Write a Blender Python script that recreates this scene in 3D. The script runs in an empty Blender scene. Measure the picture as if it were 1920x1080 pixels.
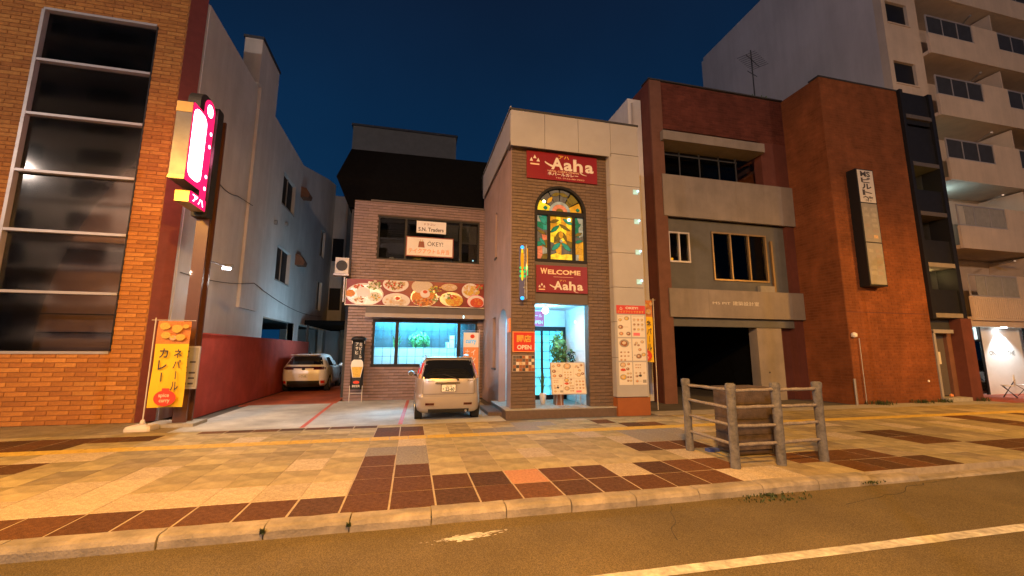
import bpy, bmesh, math, random
from mathutils import Vector, Matrix
random.seed(7)
scene = bpy.context.scene
R = math.radians
# ------------------------------------------------------------------ camera
cam_d = bpy.data.cameras.new("camera"); cam = bpy.data.objects.new("camera", cam_d)
scene.collection.objects.link(cam); scene.camera = cam
cam_d.sensor_width = 36.0; cam_d.lens = 14.62; cam_d.clip_start = 0.05; cam_d.clip_end = 600
yaw, pit, rol = R(13.38), R(8.70), R(0.21)
w_ = Vector((math.sin(yaw)*math.cos(pit), math.cos(yaw)*math.cos(pit), math.sin(pit)))
r_ = Vector((math.cos(yaw), -math.sin(yaw), 0)); u_ = r_.cross(w_)
r2 = math.cos(rol)*r_ + math.sin(rol)*u_; u2 = -math.sin(rol)*r_ + math.cos(rol)*u_
CAM = Vector((0, 0, 1.7))
mw = Matrix((r2, u2, -w_)).transposed().to_4x4(); mw.translation = CAM
cam.matrix_world = mw
# ------------------------------------------------------------------ world and exposure
world = bpy.data.worlds.new("World"); scene.world = world; world.use_nodes = True
nt = world.node_tree; nt.nodes.clear()
tc = nt.nodes.new('ShaderNodeTexCoord'); sp = nt.nodes.new('ShaderNodeSeparateXYZ')
rp = nt.nodes.new('ShaderNodeValToRGB'); bg = nt.nodes.new('ShaderNodeBackground'); ou = nt.nodes.new('ShaderNodeOutputWorld')
nt.links.new(tc.outputs['Generated'], sp.inputs[0]); nt.links.new(sp.outputs['Z'], rp.inputs[0])
cr = rp.color_ramp; cr.elements[0].position = 0.0; cr.elements[0].color = (0.0028, 0.033, 0.092, 1)
cr.elements[1].position = 0.78; cr.elements[1].color = (0.0040, 0.008, 0.022, 1)
e = cr.elements.new(0.5); e.color = (0.0028, 0.019, 0.056, 1)
sn = nt.nodes.new('ShaderNodeTexNoise'); sn.inputs['Scale'].default_value = 2.2; sn.inputs['Detail'].default_value = 5
smr = nt.nodes.new('ShaderNodeMapRange'); smr.inputs['From Min'].default_value = .3; smr.inputs['From Max'].default_value = .7; smr.inputs['To Min'].default_value = .88; smr.inputs['To Max'].default_value = 1.14
svm = nt.nodes.new('ShaderNodeVectorMath'); svm.operation = 'SCALE'
nt.links.new(tc.outputs['Generated'], sn.inputs['Vector']); nt.links.new(sn.outputs['Fac'], smr.inputs[0]); nt.links.new(rp.outputs[0], svm.inputs[0]); nt.links.new(smr.outputs[0], svm.inputs['Scale'])
nt.links.new(svm.outputs[0], bg.inputs[0]); bg.inputs[1].default_value = 1.0
nt.links.new(bg.outputs[0], ou.inputs[0])
scene.view_settings.view_transform = 'Standard'; scene.view_settings.look = 'None'
scene.view_settings.exposure = 0.0; scene.view_settings.gamma = 1.0
SODIUM = (1.0, 0.44, 0.045); WARM = (1.0, 0.72, 0.52); CYAN = (0.10, 0.62, 1.0)
P_LEFT, P_RIGHT, P_MID, P_FAR_FILL, P_AMBIENT_FILL = 4000, 4600, 10800, 1300, 4800      # watts of the street lamps; the last two are added fill
P_WALL = 420
# ------------------------------------------------------------------ helpers
col = scene.collection
ORG = {}
MAT = {}
def new_mat(name):
    m = bpy.data.materials.new(name); m.use_nodes = True; m.node_tree.nodes.clear(); return m, m.node_tree
def M(name, c, rough=0.7, metal=0.0, var=0.25, scale=3.0, bump=0.0, bscale=60.0, coat=0.0, spec=0.5, stain=0.0, speck=0.0, rnd=0.0, streak=0.0):
    """solid paint / stone / metal with colour variation, fine relief and blotchy dirt"""
    m, t = new_mat(name); n = t.nodes; l = t.links
    b = n.new('ShaderNodeBsdfPrincipled'); o = n.new('ShaderNodeOutputMaterial'); l.new(b.outputs[0], o.inputs[0])
    b.inputs['Roughness'].default_value = rough; b.inputs['Metallic'].default_value = metal
    b.inputs['Coat Weight'].default_value = coat; b.inputs['Specular IOR Level'].default_value = spec
    tcn = n.new('ShaderNodeTexCoord')
    if var > 0:
        ns = n.new('ShaderNodeTexNoise'); ns.inputs['Scale'].default_value = scale; ns.inputs['Detail'].default_value = 8
        ns.inputs['Roughness'].default_value = 0.65
        l.new(tcn.outputs['Object'], ns.inputs['Vector'])
        r = n.new('ShaderNodeValToRGB'); l.new(ns.outputs['Fac'], r.inputs[0])
        r.color_ramp.elements[0].position = 0.3; r.color_ramp.elements[1].position = 0.72
        r.color_ramp.elements[0].color = tuple(x*(1-var) for x in c)+(1,)
        r.color_ramp.elements[1].color = tuple(min(1, x*(1+var*0.6)) for x in c)+(1,)
        outc = r.outputs[0]
        if stain > 0:
            n2 = n.new('ShaderNodeTexNoise'); n2.inputs['Scale'].default_value = scale*0.33; n2.inputs['Detail'].default_value = 4
            l.new(tcn.outputs['Object'], n2.inputs['Vector'])
            r3 = n.new('ShaderNodeValToRGB'); l.new(n2.outputs['Fac'], r3.inputs[0])
            r3.color_ramp.elements[0].position = 0.42; r3.color_ramp.elements[1].position = 0.62
            r3.color_ramp.elements[0].color = (1-stain,)*3+(1,); r3.color_ramp.elements[1].color = (1, 1, 1, 1)
            mx = n.new('ShaderNodeMix'); mx.data_type = 'RGBA'; mx.blend_type = 'MULTIPLY'; mx.inputs[0].default_value = 1
            l.new(outc, mx.inputs[6]); l.new(r3.outputs[0], mx.inputs[7]); outc = mx.outputs[2]
        def mult(fac_out, lo, hi, p0, p1):
            nonlocal outc
            q = n.new('ShaderNodeMapRange'); l.new(fac_out, q.inputs[0]); q.inputs['From Min'].default_value = p0; q.inputs['From Max'].default_value = p1
            q.inputs['To Min'].default_value = lo; q.inputs['To Max'].default_value = hi
            vm = n.new('ShaderNodeVectorMath'); vm.operation = 'SCALE'; l.new(outc, vm.inputs[0]); l.new(q.outputs[0], vm.inputs['Scale']); outc = vm.outputs[0]
        if speck > 0:
            n4 = n.new('ShaderNodeTexNoise'); n4.inputs['Scale'].default_value = 130; n4.inputs['Detail'].default_value = 3; l.new(tcn.outputs['Object'], n4.inputs['Vector']); mult(n4.outputs['Fac'], 1-speck, 1+speck, .38, .62)
        if rnd > 0:
            oi = n.new('ShaderNodeObjectInfo'); mult(oi.outputs['Random'], 1-rnd, 1+rnd, 0, 1)
        if streak > 0:
            mp = n.new('ShaderNodeMapping'); mp.inputs['Scale'].default_value = (1.5, 1.5, 0.16); l.new(tcn.outputs['Object'], mp.inputs['Vector'])
            n5 = n.new('ShaderNodeTexNoise'); n5.inputs['Scale'].default_value = 1.5; n5.inputs['Detail'].default_value = 7; n5.inputs['Roughness'].default_value = .7; l.new(mp.outputs[0], n5.inputs['Vector']); mult(n5.outputs['Fac'], 1-streak*.55, 1+streak*.12, .30, .62)
        l.new(outc, b.inputs['Base Color'])
        mr = n.new('ShaderNodeMapRange'); l.new(ns.outputs['Fac'], mr.inputs[0])
        mr.inputs['To Min'].default_value = min(1, rough*1.15); mr.inputs['To Max'].default_value = rough*0.85
        l.new(mr.outputs[0], b.inputs['Roughness'])
    else:
        b.inputs['Base Color'].default_value = tuple(c)+(1,)
    if bump > 0:
        nb = n.new('ShaderNodeTexNoise'); nb.inputs['Scale'].default_value = bscale; nb.inputs['Detail'].default_value = 6
        l.new(tcn.outputs['Object'], nb.inputs['Vector'])
        bp = n.new('ShaderNodeBump'); bp.inputs['Strength'].default_value = bump; bp.inputs['Distance'].default_value = 0.02
        l.new(nb.outputs['Fac'], bp.inputs['Height']); l.new(bp.outputs[0], b.inputs['Normal'])
    MAT[name] = m; return m
def E(name, c, s):
    m, t = new_mat(name); em = t.nodes.new('ShaderNodeEmission'); o = t.nodes.new('ShaderNodeOutputMaterial')
    em.inputs[0].default_value = tuple(c)+(1,); em.inputs[1].default_value = s; t.links.new(em.outputs[0], o.inputs[0])
    MAT[name] = m; return m
def LIT(name, c, s, base=None, rough=0.4):
    """translucent panel lit from behind"""
    m, t = new_mat(name); b = t.nodes.new('ShaderNodeBsdfPrincipled'); o = t.nodes.new('ShaderNodeOutputMaterial')
    b.inputs['Base Color'].default_value = tuple(base or c)+(1,); b.inputs['Roughness'].default_value = rough
    b.inputs['Emission Color'].default_value = tuple(c)+(1,)
    tcn = t.nodes.new('ShaderNodeTexCoord'); ns = t.nodes.new('ShaderNodeTexNoise'); ns.inputs['Scale'].default_value = 9
    t.links.new(tcn.outputs['Object'], ns.inputs['Vector'])
    mr = t.nodes.new('ShaderNodeMapRange'); mr.inputs['From Min'].default_value = 0.3; mr.inputs['From Max'].default_value = 0.7
    mr.inputs['To Min'].default_value = s*0.55; mr.inputs['To Max'].default_value = s*1.4
    t.links.new(ns.outputs['Fac'], mr.inputs[0]); t.links.new(mr.outputs[0], b.inputs['Emission Strength'])
    t.links.new(b.outputs[0], o.inputs[0]); MAT[name] = m; return m
def GLASS(name, tint=(0.9, 0.95, 0.95), refl=1.0, rough=0.02):
    m, t = new_mat(name); n = t.nodes; l = t.links
    tr = n.new('ShaderNodeBsdfTransparent'); tr.inputs[0].default_value = tuple(tint)+(1,)
    gl = n.new('ShaderNodeBsdfGlossy'); gl.inputs['Roughness'].default_value = rough
    fr = n.new('ShaderNodeFresnel'); fr.inputs[0].default_value = 1.5*refl
    mx = n.new('ShaderNodeMixShader'); o = n.new('ShaderNodeOutputMaterial')
    l.new(fr.outputs[0], mx.inputs[0]); l.new(tr.outputs[0], mx.inputs[1]); l.new(gl.outputs[0], mx.inputs[2]); l.new(mx.outputs[0], o.inputs[0])
    MAT[name] = m; return m
def mat(k): return MAT[k] if isinstance(k, str) else k

class MB:
    """collects shapes and links them as one mesh object"""
    def __init__(s, m=None): s.v = []; s.f = []; s.mi = []; s.ms = []; s.cur = m; s.T = None; s.smooth = []; s.sm = False
    def face(s, pts, m=None):
        b = len(s.v)
        for p in pts:
            p = Vector(p); s.v.append(s.T @ p if s.T else p)
        s.f.append(tuple(range(b, b+len(pts)))); s._m(m)
    def _m(s, m):
        m = m or s.cur
        if m not in s.ms: s.ms.append(m)
        s.mi.append(s.ms.index(m)); s.smooth.append(s.sm)
    def mesh(s, V, F, m=None):
        b = len(s.v)
        for p in V:
            p = Vector(p); s.v.append(s.T @ p if s.T else p)
        for f in F: s.f.append(tuple(b+i for i in f)); s._m(m)
    def box(s, x0, x1, y0, y1, z0, z1, m=None):
        V = [(x0,y0,z0),(x1,y0,z0),(x1,y1,z0),(x0,y1,z0),(x0,y0,z1),(x1,y0,z1),(x1,y1,z1),(x0,y1,z1)]
        s.mesh(V, [(3,2,1,0),(4,5,6,7),(0,1,5,4),(1,2,6,5),(2,3,7,6),(3,0,4,7)], m)
    def cyl(s, p0, p1, r, n=12, m=None, r1=None, cap=True):
        p0, p1 = Vector(p0), Vector(p1); r1 = r if r1 is None else r1
        d = (p1-p0).normalized(); a = d.orthogonal().normalized(); b = d.cross(a)
        V = []
        for p, q in ((p0, r), (p1, r1)):
            for i in range(n):
                t = 2*math.pi*i/n; V.append(p + q*(math.cos(t)*a + math.sin(t)*b))
        o = s.sm; s.sm = True
        s.mesh(V, [(i, (i+1) % n, n+(i+1) % n, n+i) for i in range(n)], m); s.sm = False
        if cap: s.face(V[:n][::-1], m); s.face(V[n:], m)
        s.sm = o
    def tube(s, pts, r, n=8, m=None):
        for a, b in zip(pts, pts[1:]): s.cyl(a, b, r, n, m)
    def rings(s, rings, m=None, cap=True):
        n = len(rings[0]); V = [p for r in rings for p in r]; F = []
        for k in range(len(rings)-1):
            for i in range(n): F.append((k*n+i, k*n+(i+1) % n, (k+1)*n+(i+1) % n, (k+1)*n+i))
        if cap: F.append(tuple(range(n))[::-1]); F.append(tuple((len(rings)-1)*n+i for i in range(n)))
        s.mesh(V, F, m)
    def lathe(s, c, prof, n=16, m=None):
        c = Vector(c); o = s.sm; s.sm = True
        s.rings([[c+Vector((r*math.cos(2*math.pi*i/n), r*math.sin(2*math.pi*i/n), z)) for i in range(n)] for r, z in prof], m); s.sm = o
    def prism(s, poly, y0, y1, m=None):          # poly of (x, z), extruded in y
        n = len(poly); V = [(x, y0, z) for x, z in poly]+[(x, y1, z) for x, z in poly]
        F = [tuple(range(n)), tuple(range(2*n-1, n-1, -1))]+[(i, n+i, n+(i+1) % n, (i+1) % n) for i in range(n)]
        s.mesh(V, F, m)
    def disc(s, x, z, rx, rz, y, m=None, n=20, jag=0, seed=0):
        rr = random.Random(seed+int(x*1000)+int(z*777)); P = []
        for i in range(n):
            t = 2*math.pi*i/n; k = 1+jag*(rr.random()-0.5)
            P.append((x+rx*k*math.cos(t), y, z+rz*k*math.sin(t)))
        s.face(P, m)
    def ball(s, c, r, n=10, m=None, sz=1.0):
        c = Vector(c); k = n//2+1
        s.lathe(c, [(max(1e-4, r*math.sin(math.pi*j/k)), -r*sz*math.cos(math.pi*j/k)) for j in range(k+1)], n, m)
    def build(s, name, m=None, parent=None, **kw):
        me = bpy.data.meshes.new(name); og = ORG.get(parent.name, Vector()) if parent else Vector()
        me.from_pydata([tuple(v-og) for v in s.v], [], s.f)
        ms = [mm if mm else m for mm in s.ms]
        for mm in ms: me.materials.append(mat(mm))
        me.polygons.foreach_set('material_index', s.mi); me.polygons.foreach_set('use_smooth', s.smooth)
        bm = bmesh.new(); bm.from_mesh(me); bmesh.ops.recalc_face_normals(bm, faces=bm.faces) if kw.get('recalc', True) else None
        bm.to_mesh(me); bm.free(); me.update()
        o = bpy.data.objects.new(name, me); col.objects.link(o)
        if parent: o.parent = parent; ORG[o.name] = og
        for k in ('label', 'category', 'group', 'kind'):
            if kw.get(k): o[k] = kw[k]
        return o
def thing(name, label, cat, loc=(0, 0, 0), rotz=0, group=None, kind=None):
    o = bpy.data.objects.new(name, None); col.objects.link(o); o.location = loc; o.rotation_euler = (0, 0, rotz)
    o.empty_display_size = 0.2
    ORG[o.name] = Vector(loc)
    if label: o['label'] = label
    if cat: o['category'] = cat
    if group: o['group'] = group
    if kind: o['kind'] = kind
    return o
def B(parent, name, m, *boxes, **kw):
    mb = MB(m)
    for b in boxes: mb.box(*b)
    return mb.build(name, m, parent, **kw)
def shared(name, me, parent, loc):
    o = bpy.data.objects.new(name, me); col.objects.link(o); o.parent = parent
    o.location = Vector(loc)-ORG.get(parent.name, Vector()); return o
def copy_thing(t, loc, rotz=None, label=None):
    r = t.copy(); col.objects.link(r); r.location = loc; ORG[r.name] = Vector(loc)
    if rotz is not None: r.rotation_euler = (0, 0, rotz)
    if label: r['label'] = label
    for c in list(t.children):
        d = c.copy(); col.objects.link(d); d.parent = r
        for g in list(c.children):
            h = g.copy(); col.objects.link(h); h.parent = d
    return r
_tc = {}
def text_geo(s, bold):
    if (s, bold) in _tc: return _tc[(s, bold)]
    cu = bpy.data.curves.new('t', 'FONT'); cu.body = s; cu.size = 1; cu.offset = bold; cu.resolution_u = 3
    o = bpy.data.objects.new('t', cu); col.objects.link(o); bpy.context.view_layer.update()
    me = bpy.data.meshes.new_from_object(o); bpy.data.objects.remove(o)
    V = [tuple(v.co) for v in me.vertices]; F = [tuple(p.vertices) for p in me.polygons]
    bpy.data.meshes.remove(me); _tc[(s, bold)] = (V, F); return V, F
def put_text(mb, s, x, z, w, h, y, m, bold=0.0, shear=0.0, axis='y', face=-1):
    """letters filling the rectangle with its lower left corner at (x, z) on the plane y (or x)"""
    V, F = text_geo(s, bold)
    if not V: return
    xs = [v[0] for v in V]; ys = [v[1] for v in V]; x0, x1, y0, y1 = min(xs), max(xs), min(ys), max(ys)
    out = []
    for a, b, _ in V:
        zz = z+(b-y0)/max(1e-6, y1-y0)*h; uu = x+(a-x0)/max(1e-6, x1-x0)*w+shear*(zz-z)
        out.append((uu, y, zz) if axis == 'y' else (y, uu, zz))
    mb.mesh(out, F, m)
def vtext(mb, s, x, ztop, w, h, y, m, bold=0.0, shear=0.0):
    """vertical Japanese lettering, one glyph under the other"""
    for i, ch in enumerate(s):
        zt = ztop-i*h; xx = x+shear*(zt-h)
        if ch == 'ー': mb.box(xx+w*0.45, xx+w*0.58, y-0.0006, y, zt-h*0.88, zt-h*0.12, m)
        else: put_text(mb, ch, xx, zt-h*0.9, w, h*0.8, y, m, bold)

def wall(parent, name, m, u0, u1, v0, v1, holes, d0, d1, axis='y', **kw):
    """wall in the plane of axis with real rectangular openings; u along the wall, v = z, d0..d1 thickness"""
    us = sorted({u0, u1, *[h[0] for h in holes], *[h[1] for h in holes]}); vs = sorted({v0, v1, *[h[2] for h in holes], *[h[3] for h in holes]})
    us = [u for u in us if u0 <= u <= u1]; vs = [v for v in vs if v0 <= v <= v1]
    def solid(i, j):
        if i < 0 or j < 0 or i >= len(us)-1 or j >= len(vs)-1: return False
        a, b = (us[i]+us[i+1])/2, (vs[j]+vs[j+1])/2
        return not any(h[0] < a < h[1] and h[2] < b < h[3] for h in holes)
    P = (lambda u, v, d: (u, d, v)) if axis == 'y' else (lambda u, v, d: (d, u, v))
    mb = MB(m)
    for i in range(len(us)-1):
        for j in range(len(vs)-1):
            if not solid(i, j): continue
            a, b, c, d = us[i], us[i+1], vs[j], vs[j+1]
            mb.face([P(a,c,d0),P(b,c,d0),P(b,d,d0),P(a,d,d0)]); mb.face([P(a,c,d1),P(a,d,d1),P(b,d,d1),P(b,c,d1)])
            if not solid(i-1, j): mb.face([P(a,c,d0),P(a,d,d0),P(a,d,d1),P(a,c,d1)])
            if not solid(i+1, j): mb.face([P(b,c,d0),P(b,c,d1),P(b,d,d1),P(b,d,d0)])
            if not solid(i, j-1): mb.face([P(a,c,d0),P(a,c,d1),P(b,c,d1),P(b,c,d0)])
            if not solid(i, j+1): mb.face([P(a,d,d0),P(b,d,d0),P(b,d,d1),P(a,d,d1)])
    bmm = mb.build(name, m, parent, **kw)
    bm = bmesh.new(); bm.from_mesh(bmm.data); bmesh.ops.remove_doubles(bm, verts=bm.verts, dist=1e-4); bmesh.ops.recalc_face_normals(bm, faces=bm.faces)
    bm.to_mesh(bmm.data); bm.free(); return bmm

def clad(parent, name, mats, u0, u1, v0, v1, d, bw, bh, gap, holes=(), axis='y', singles=300, proud=0.012, focus=CAM, bond=0.5, end=None):
    """bricks or tiles laid course by course, each a block of its own; nearest ones are parts, the rest one stuff mesh"""
    pieces = []; z = v0; k = 0
    while z < v1-0.02:
        zt = min(z+bh, v1); zc = (z+zt)/2; cuts = []
        for h in holes:
            r = h(zc) if callable(h) else ((h[0], h[1]) if h[2] < zc < h[3] else None)
            if r: cuts.append(r)
        u = u0-(bw*bond if k % 2 else 0)
        while u < u1:
            a, b = max(u, u0), min(u+bw, u1)
            segs = [(a, b)]
            for c in cuts:
                ns = []
                for s0, s1 in segs:
                    if c[1] <= s0 or c[0] >= s1: ns.append((s0, s1)); continue
                    if c[0] > s0: ns.append((s0, c[0]))
                    if c[1] < s1: ns.append((c[1], s1))
                segs = ns
            for s0, s1 in segs:
                if s1-s0 > gap+0.02: eg = gap if end is None else end; pieces.append((s0+eg/2, s1-eg/2, z+gap/2, zt-gap/2))
            u += bw
        z += bh; k += 1
    P = (lambda u, v, dd: Vector((u, dd, v))) if axis == 'y' else (lambda u, v, dd: Vector((dd, u, v)))
    pieces.sort(key=lambda p: (P((p[0]+p[1])/2, (p[2]+p[3])/2, d)-focus).length)
    sgn = -1 if axis == 'y' else (1 if d < 0 else -1)
    rest = MB(mats[0]); cache = {}
    for i, (a, b, c, e) in enumerate(pieces):
        pr = proud*(0.7+0.6*random.random()); m = random.choice(mats)
        cu, cv = (a+b)/2, (c+e)/2; hw, hh = (b-a)/2, (e-c)/2; bev = min(0.004, hh*0.3)
        V = [P(q*hw, s*hh, 0) for q, s in ((-1,-1),(1,-1),(1,1),(-1,1))]+[P(q*(hw-bev), s*(hh-bev), sgn*proud) for q, s in ((-1,-1),(1,-1),(1,1),(-1,1))]
        F = [(4,5,6,7),(0,1,5,4),(1,2,6,5),(2,3,7,6),(3,0,4,7)]
        if i < singles:
            key = (round(hw, 3), round(hh, 3), m)
            if key not in cache:
                me = bpy.data.meshes.new(name); me.from_pydata([tuple(v) for v in V], [], F); me.materials.append(mat(m)); cache[key] = me
            o = bpy.data.objects.new(name, cache[key]); col.objects.link(o); o.parent = parent
            o.location = P(cu, cv, d+sgn*(pr-proud)*0.5)-ORG.get(parent.name, Vector())
        else:
            c0 = P(cu, cv, d+sgn*(pr-proud)*0.5); rest.mesh([c0+v for v in V], F, m)
    if rest.f: rest.build(name+'work' if name == 'brick' else name+'_cladding', mats[0], parent, kind='stuff', recalc=False)

def spot(name, loc, target, power, color, size=R(150), blend=0.6, radius=0.12, parent=None):
    l = bpy.data.lights.new(name, 'SPOT'); l.energy = power; l.color = color; l.spot_size = size; l.spot_blend = blend; l.shadow_soft_size = radius
    o = bpy.data.objects.new(name, l); col.objects.link(o); o.location = loc
    o.rotation_euler = (Vector(target)-Vector(loc)).to_track_quat('-Z', 'Y').to_euler(); return o
def point(name, loc, power, color, radius=0.06):
    l = bpy.data.lights.new(name, 'POINT'); l.energy = power; l.color = color; l.shadow_soft_size = radius
    o = bpy.data.objects.new(name, l); col.objects.link(o); o.location = loc; return o
def area(name, loc, target, sx, sy, power, color):
    l = bpy.data.lights.new(name, 'AREA'); l.shape = 'RECTANGLE'; l.size = sx; l.size_y = sy; l.energy = power; l.color = color
    o = bpy.data.objects.new(name, l); col.objects.link(o); o.location = loc
    o.rotation_euler = (Vector(target)-Vector(loc)).to_track_quat('-Z', 'Y').to_euler(); return o

# ------------------------------------------------------------------ materials
M('asphalt', (0.172, 0.132, 0.068), 0.9, var=0.20, scale=0.9, bump=0.9, bscale=110, stain=0.22, speck=0.38, spec=.3)
M('crack_fill', (0.05, 0.042, 0.03), .9, var=.3)
M('paint_white', (0.62, 0.60, 0.56), 0.7, var=0.45, scale=14, bump=0.3, bscale=90, stain=0.3)
M('mortar', (0.42, 0.34, 0.22), 0.9, var=0.3, scale=6, bump=0.3)
M('kerb', (0.36, 0.31, 0.24), 0.85, var=0.35, scale=5, bump=0.6, bscale=45, stain=0.3)
for i, c in enumerate([(0.40,0.33,0.17), (0.35,0.285,0.155), (0.45,0.37,0.21), (0.31,0.25,0.15)]):
    M('paver_tan%d' % i, c, 0.85, var=0.28, scale=5, bump=0.5, bscale=70, stain=0.22, speck=.16, rnd=.13, spec=.3)
for i, c in enumerate([(0.115,0.050,0.018), (0.135,0.058,0.020), (0.095,0.045,0.018)]):
    M('paver_dark%d' % i, c, 0.85, var=0.45, scale=16, bump=0.6, bscale=80, speck=.35, rnd=.22, spec=.2)
M('paver_speck', (0.52, 0.43, 0.30), 0.85, var=0.35, scale=28, bump=0.5, bscale=80, speck=.3, rnd=.1, stain=.15, spec=.3)
M('paver_grey', (0.26, 0.23, 0.19), 0.8, var=0.45, scale=26, bump=0.5, bscale=80, speck=.35, rnd=.1)
M('paver_orange', (0.46, 0.22, 0.10), 0.8, var=0.35, scale=26, bump=0.4, bscale=80)
M('tactile', (0.52, 0.36, 0.06), 0.7, var=0.25, scale=8, bump=0.3)
M('pad', (0.48, 0.48, 0.46), 0.8, var=0.25, scale=1.6, bump=0.3, bscale=50, stain=0.3, speck=.12)
M('red_ground', (0.44, 0.095, 0.04), 0.8, var=0.3, scale=2, bump=0.2, stain=0.3)
M('red_line', (0.50, 0.10, 0.06), 0.7, var=0.4, scale=10)
M('earth', (0.10, 0.09, 0.08), 0.95, var=0.3, scale=1)
for i, c in enumerate([(0.45,0.185,0.042), (0.40,0.16,0.036), (0.50,0.22,0.052), (0.375,0.145,0.035)]):
    M('brick%d' % i, c, 0.75, var=0.25, scale=10, bump=0.3, bscale=90, rnd=.1, spec=.25)
M('brick_joint', (0.27, 0.115, 0.035), 0.9, var=0.2)
for i, c in enumerate([(0.140,0.094,0.068), (0.127,0.085,0.062), (0.152,0.102,0.074)]):
    M('tile%d' % i, c, 0.45, var=0.18, scale=12, bump=0.25, bscale=70)
M('tile_joint', (0.09, 0.062, 0.045), 0.9, var=0.2)
for i, c in enumerate([(0.215,0.142,0.138), (0.195,0.128,0.125), (0.235,0.155,0.15)]):
    M('rtile%d' % i, c, 0.45, var=0.18, scale=12, bump=0.25, bscale=70)
M('stucco_pink', (0.34, 0.24, 0.215), 0.9, var=0.12, scale=2, bump=0.3, bscale=80, stain=0.12, streak=.2)
M('maroon', (0.16, 0.030, 0.022), 0.6, var=0.2, scale=5, bump=0.15, bscale=60)
M('white_wall', (0.74, 0.72, 0.71), 0.85, var=0.10, scale=0.8, bump=0.2, bscale=40, stain=0.16, streak=.22)
M('white_panel', (0.38, 0.375, 0.385), 0.5, var=0.08, scale=1.5, stain=0.08)
M('cream_panel', (0.27, 0.235, 0.205), 0.75, var=0.14, scale=1.6, stain=0.15, streak=.25)
M('grey_wall', (0.115, 0.115, 0.11), 0.85, var=0.15, scale=2, bump=0.2)
M('brown_wall', (0.135, 0.036, 0.024), 0.8, var=0.18, scale=1.6, bump=0.35, bscale=35, stain=0.15, streak=.3)
M('brown_pier', (0.16, 0.070, 0.045), 0.8, var=0.15, scale=3, bump=0.2)
M('orange_wall', (0.215, 0.075, 0.026), 0.78, var=0.15, scale=1.4, bump=0.35, bscale=35, stain=0.22, streak=.3, speck=.12)
M('apt_wall', (0.62, 0.49, 0.38), 0.85, var=0.10, scale=0.9, bump=0.15, stain=0.12, streak=.2)
M('apt_side', (0.58, 0.53, 0.52), 0.85, var=0.08, scale=0.5, stain=0.14, streak=.2)
M('red_wall', (0.42, 0.055, 0.035), 0.75, var=0.18, scale=2.2, bump=0.2, stain=0.18, streak=.3)
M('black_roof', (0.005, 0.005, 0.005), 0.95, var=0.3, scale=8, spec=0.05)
M('dark_grey', (0.035, 0.036, 0.040), 0.6, var=0.2)
M('frame_black', (0.012, 0.012, 0.014), 0.5, var=0.1, spec=0.3)
M('frame_light', (0.42, 0.39, 0.38), 0.4, metal=0.3, var=0.1)
M('frame_bronze', (0.22, 0.15, 0.08), 0.4, metal=0.4, var=0.15)
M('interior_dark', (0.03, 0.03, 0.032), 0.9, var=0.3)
M('interior_mauve', (0.90, 0.17, 0.21), 0.85, var=0.1)
M('interior_white', (0.75, 0.75, 0.74), 0.7, var=0.05)
M('curtain', (0.30, 0.285, 0.26), 0.9, var=0.15, scale=5)
M('sign_red', (0.20, 0.008, 0.018), 0.4, var=0.08)
M('sign_red2', (0.52, 0.035, 0.02), 0.4, var=0.08)
M('white', (0.78, 0.76, 0.74), 0.5, var=0.05)
M('off_white', (0.66, 0.62, 0.56), 0.5, var=0.06)
M('black', (0.012, 0.012, 0.012), 0.5, var=0)
M('ink', (0.05, 0.04, 0.04), 0.6, var=0)
M('gold_ink', (0.62, 0.36, 0.06), 0.5, var=0)
M('cream_ink', (0.78, 0.58, 0.40), 0.5, var=0)
M('orange_ink', (0.80, 0.26, 0.03), 0.5, var=0.1)
M('yellow_cloth', (0.80, 0.52, 0.02), 0.8, var=0.06, scale=2)
M('red_ink', (0.62, 0.05, 0.02), 0.6, var=0.05)
M('maroon_ink', (0.25, 0.02, 0.03), 0.5, var=0)
M('curry_brown', (0.30, 0.10, 0.03), 0.5, var=0.5, scale=50)
M('curry_orange', (0.62, 0.22, 0.03), 0.5, var=0.45, scale=45)
M('curry_red', (0.55, 0.06, 0.02), 0.5, var=0.4, scale=40)
M('rice', (0.62, 0.52, 0.40), 0.6, var=0.3, scale=60)
M('salad', (0.20, 0.30, 0.08), 0.6, var=0.6, scale=50)
M('yellow_food', (0.65, 0.42, 0.06), 0.6, var=0.45, scale=50)
M('bread', (0.60, 0.40, 0.22), 0.6, var=0.4, scale=35)
M('plate', (0.66, 0.60, 0.60), 0.4, var=0.05)
M('steel', (0.50, 0.48, 0.46), 0.35, metal=0.8, var=0.15)
M('gold_side', (0.50, 0.34, 0.13), 0.4, metal=0.7, var=0.25, scale=2); M('case_grey', (0.13, 0.13, 0.15), 0.4, metal=0.5, var=0.25, scale=3)
M('pole_brown', (0.115, 0.045, 0.025), 0.4, var=0.15, coat=0.3)
M('concrete', (0.36, 0.34, 0.30), 0.85, var=0.25, scale=5, bump=0.4)
M('plastic_white', (0.62, 0.56, 0.48), 0.5, var=0.12)
M('log', (0.14, 0.135, 0.135), 0.85, var=0.5, scale=9, bump=0.9, bscale=28)
M('log_end', (0.25, 0.215, 0.18), 0.85, var=0.4, scale=20, bump=0.5)
M('crate', (0.11, 0.075, 0.055), 0.8, var=0.45, scale=7, bump=0.5, bscale=40, stain=0.3)
M('crate_trim', (0.07, 0.045, 0.03), 0.8, var=0.3, scale=7)
M('leaf', (0.06, 0.15, 0.035), 0.5, var=0.4, scale=8)
M('leaf_light', (0.16, 0.34, 0.08), 0.5, var=0.4, scale=8)
M('weed', (0.03, 0.05, 0.012), 0.7, var=0.4, scale=12)
M('beige_car', (0.46, 0.42, 0.41), 0.30, metal=0.45, var=0.04, coat=0.8)
M('white_car', (0.82, 0.82, 0.82), 0.30, metal=0.1, var=0.04, coat=0.8)
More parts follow.
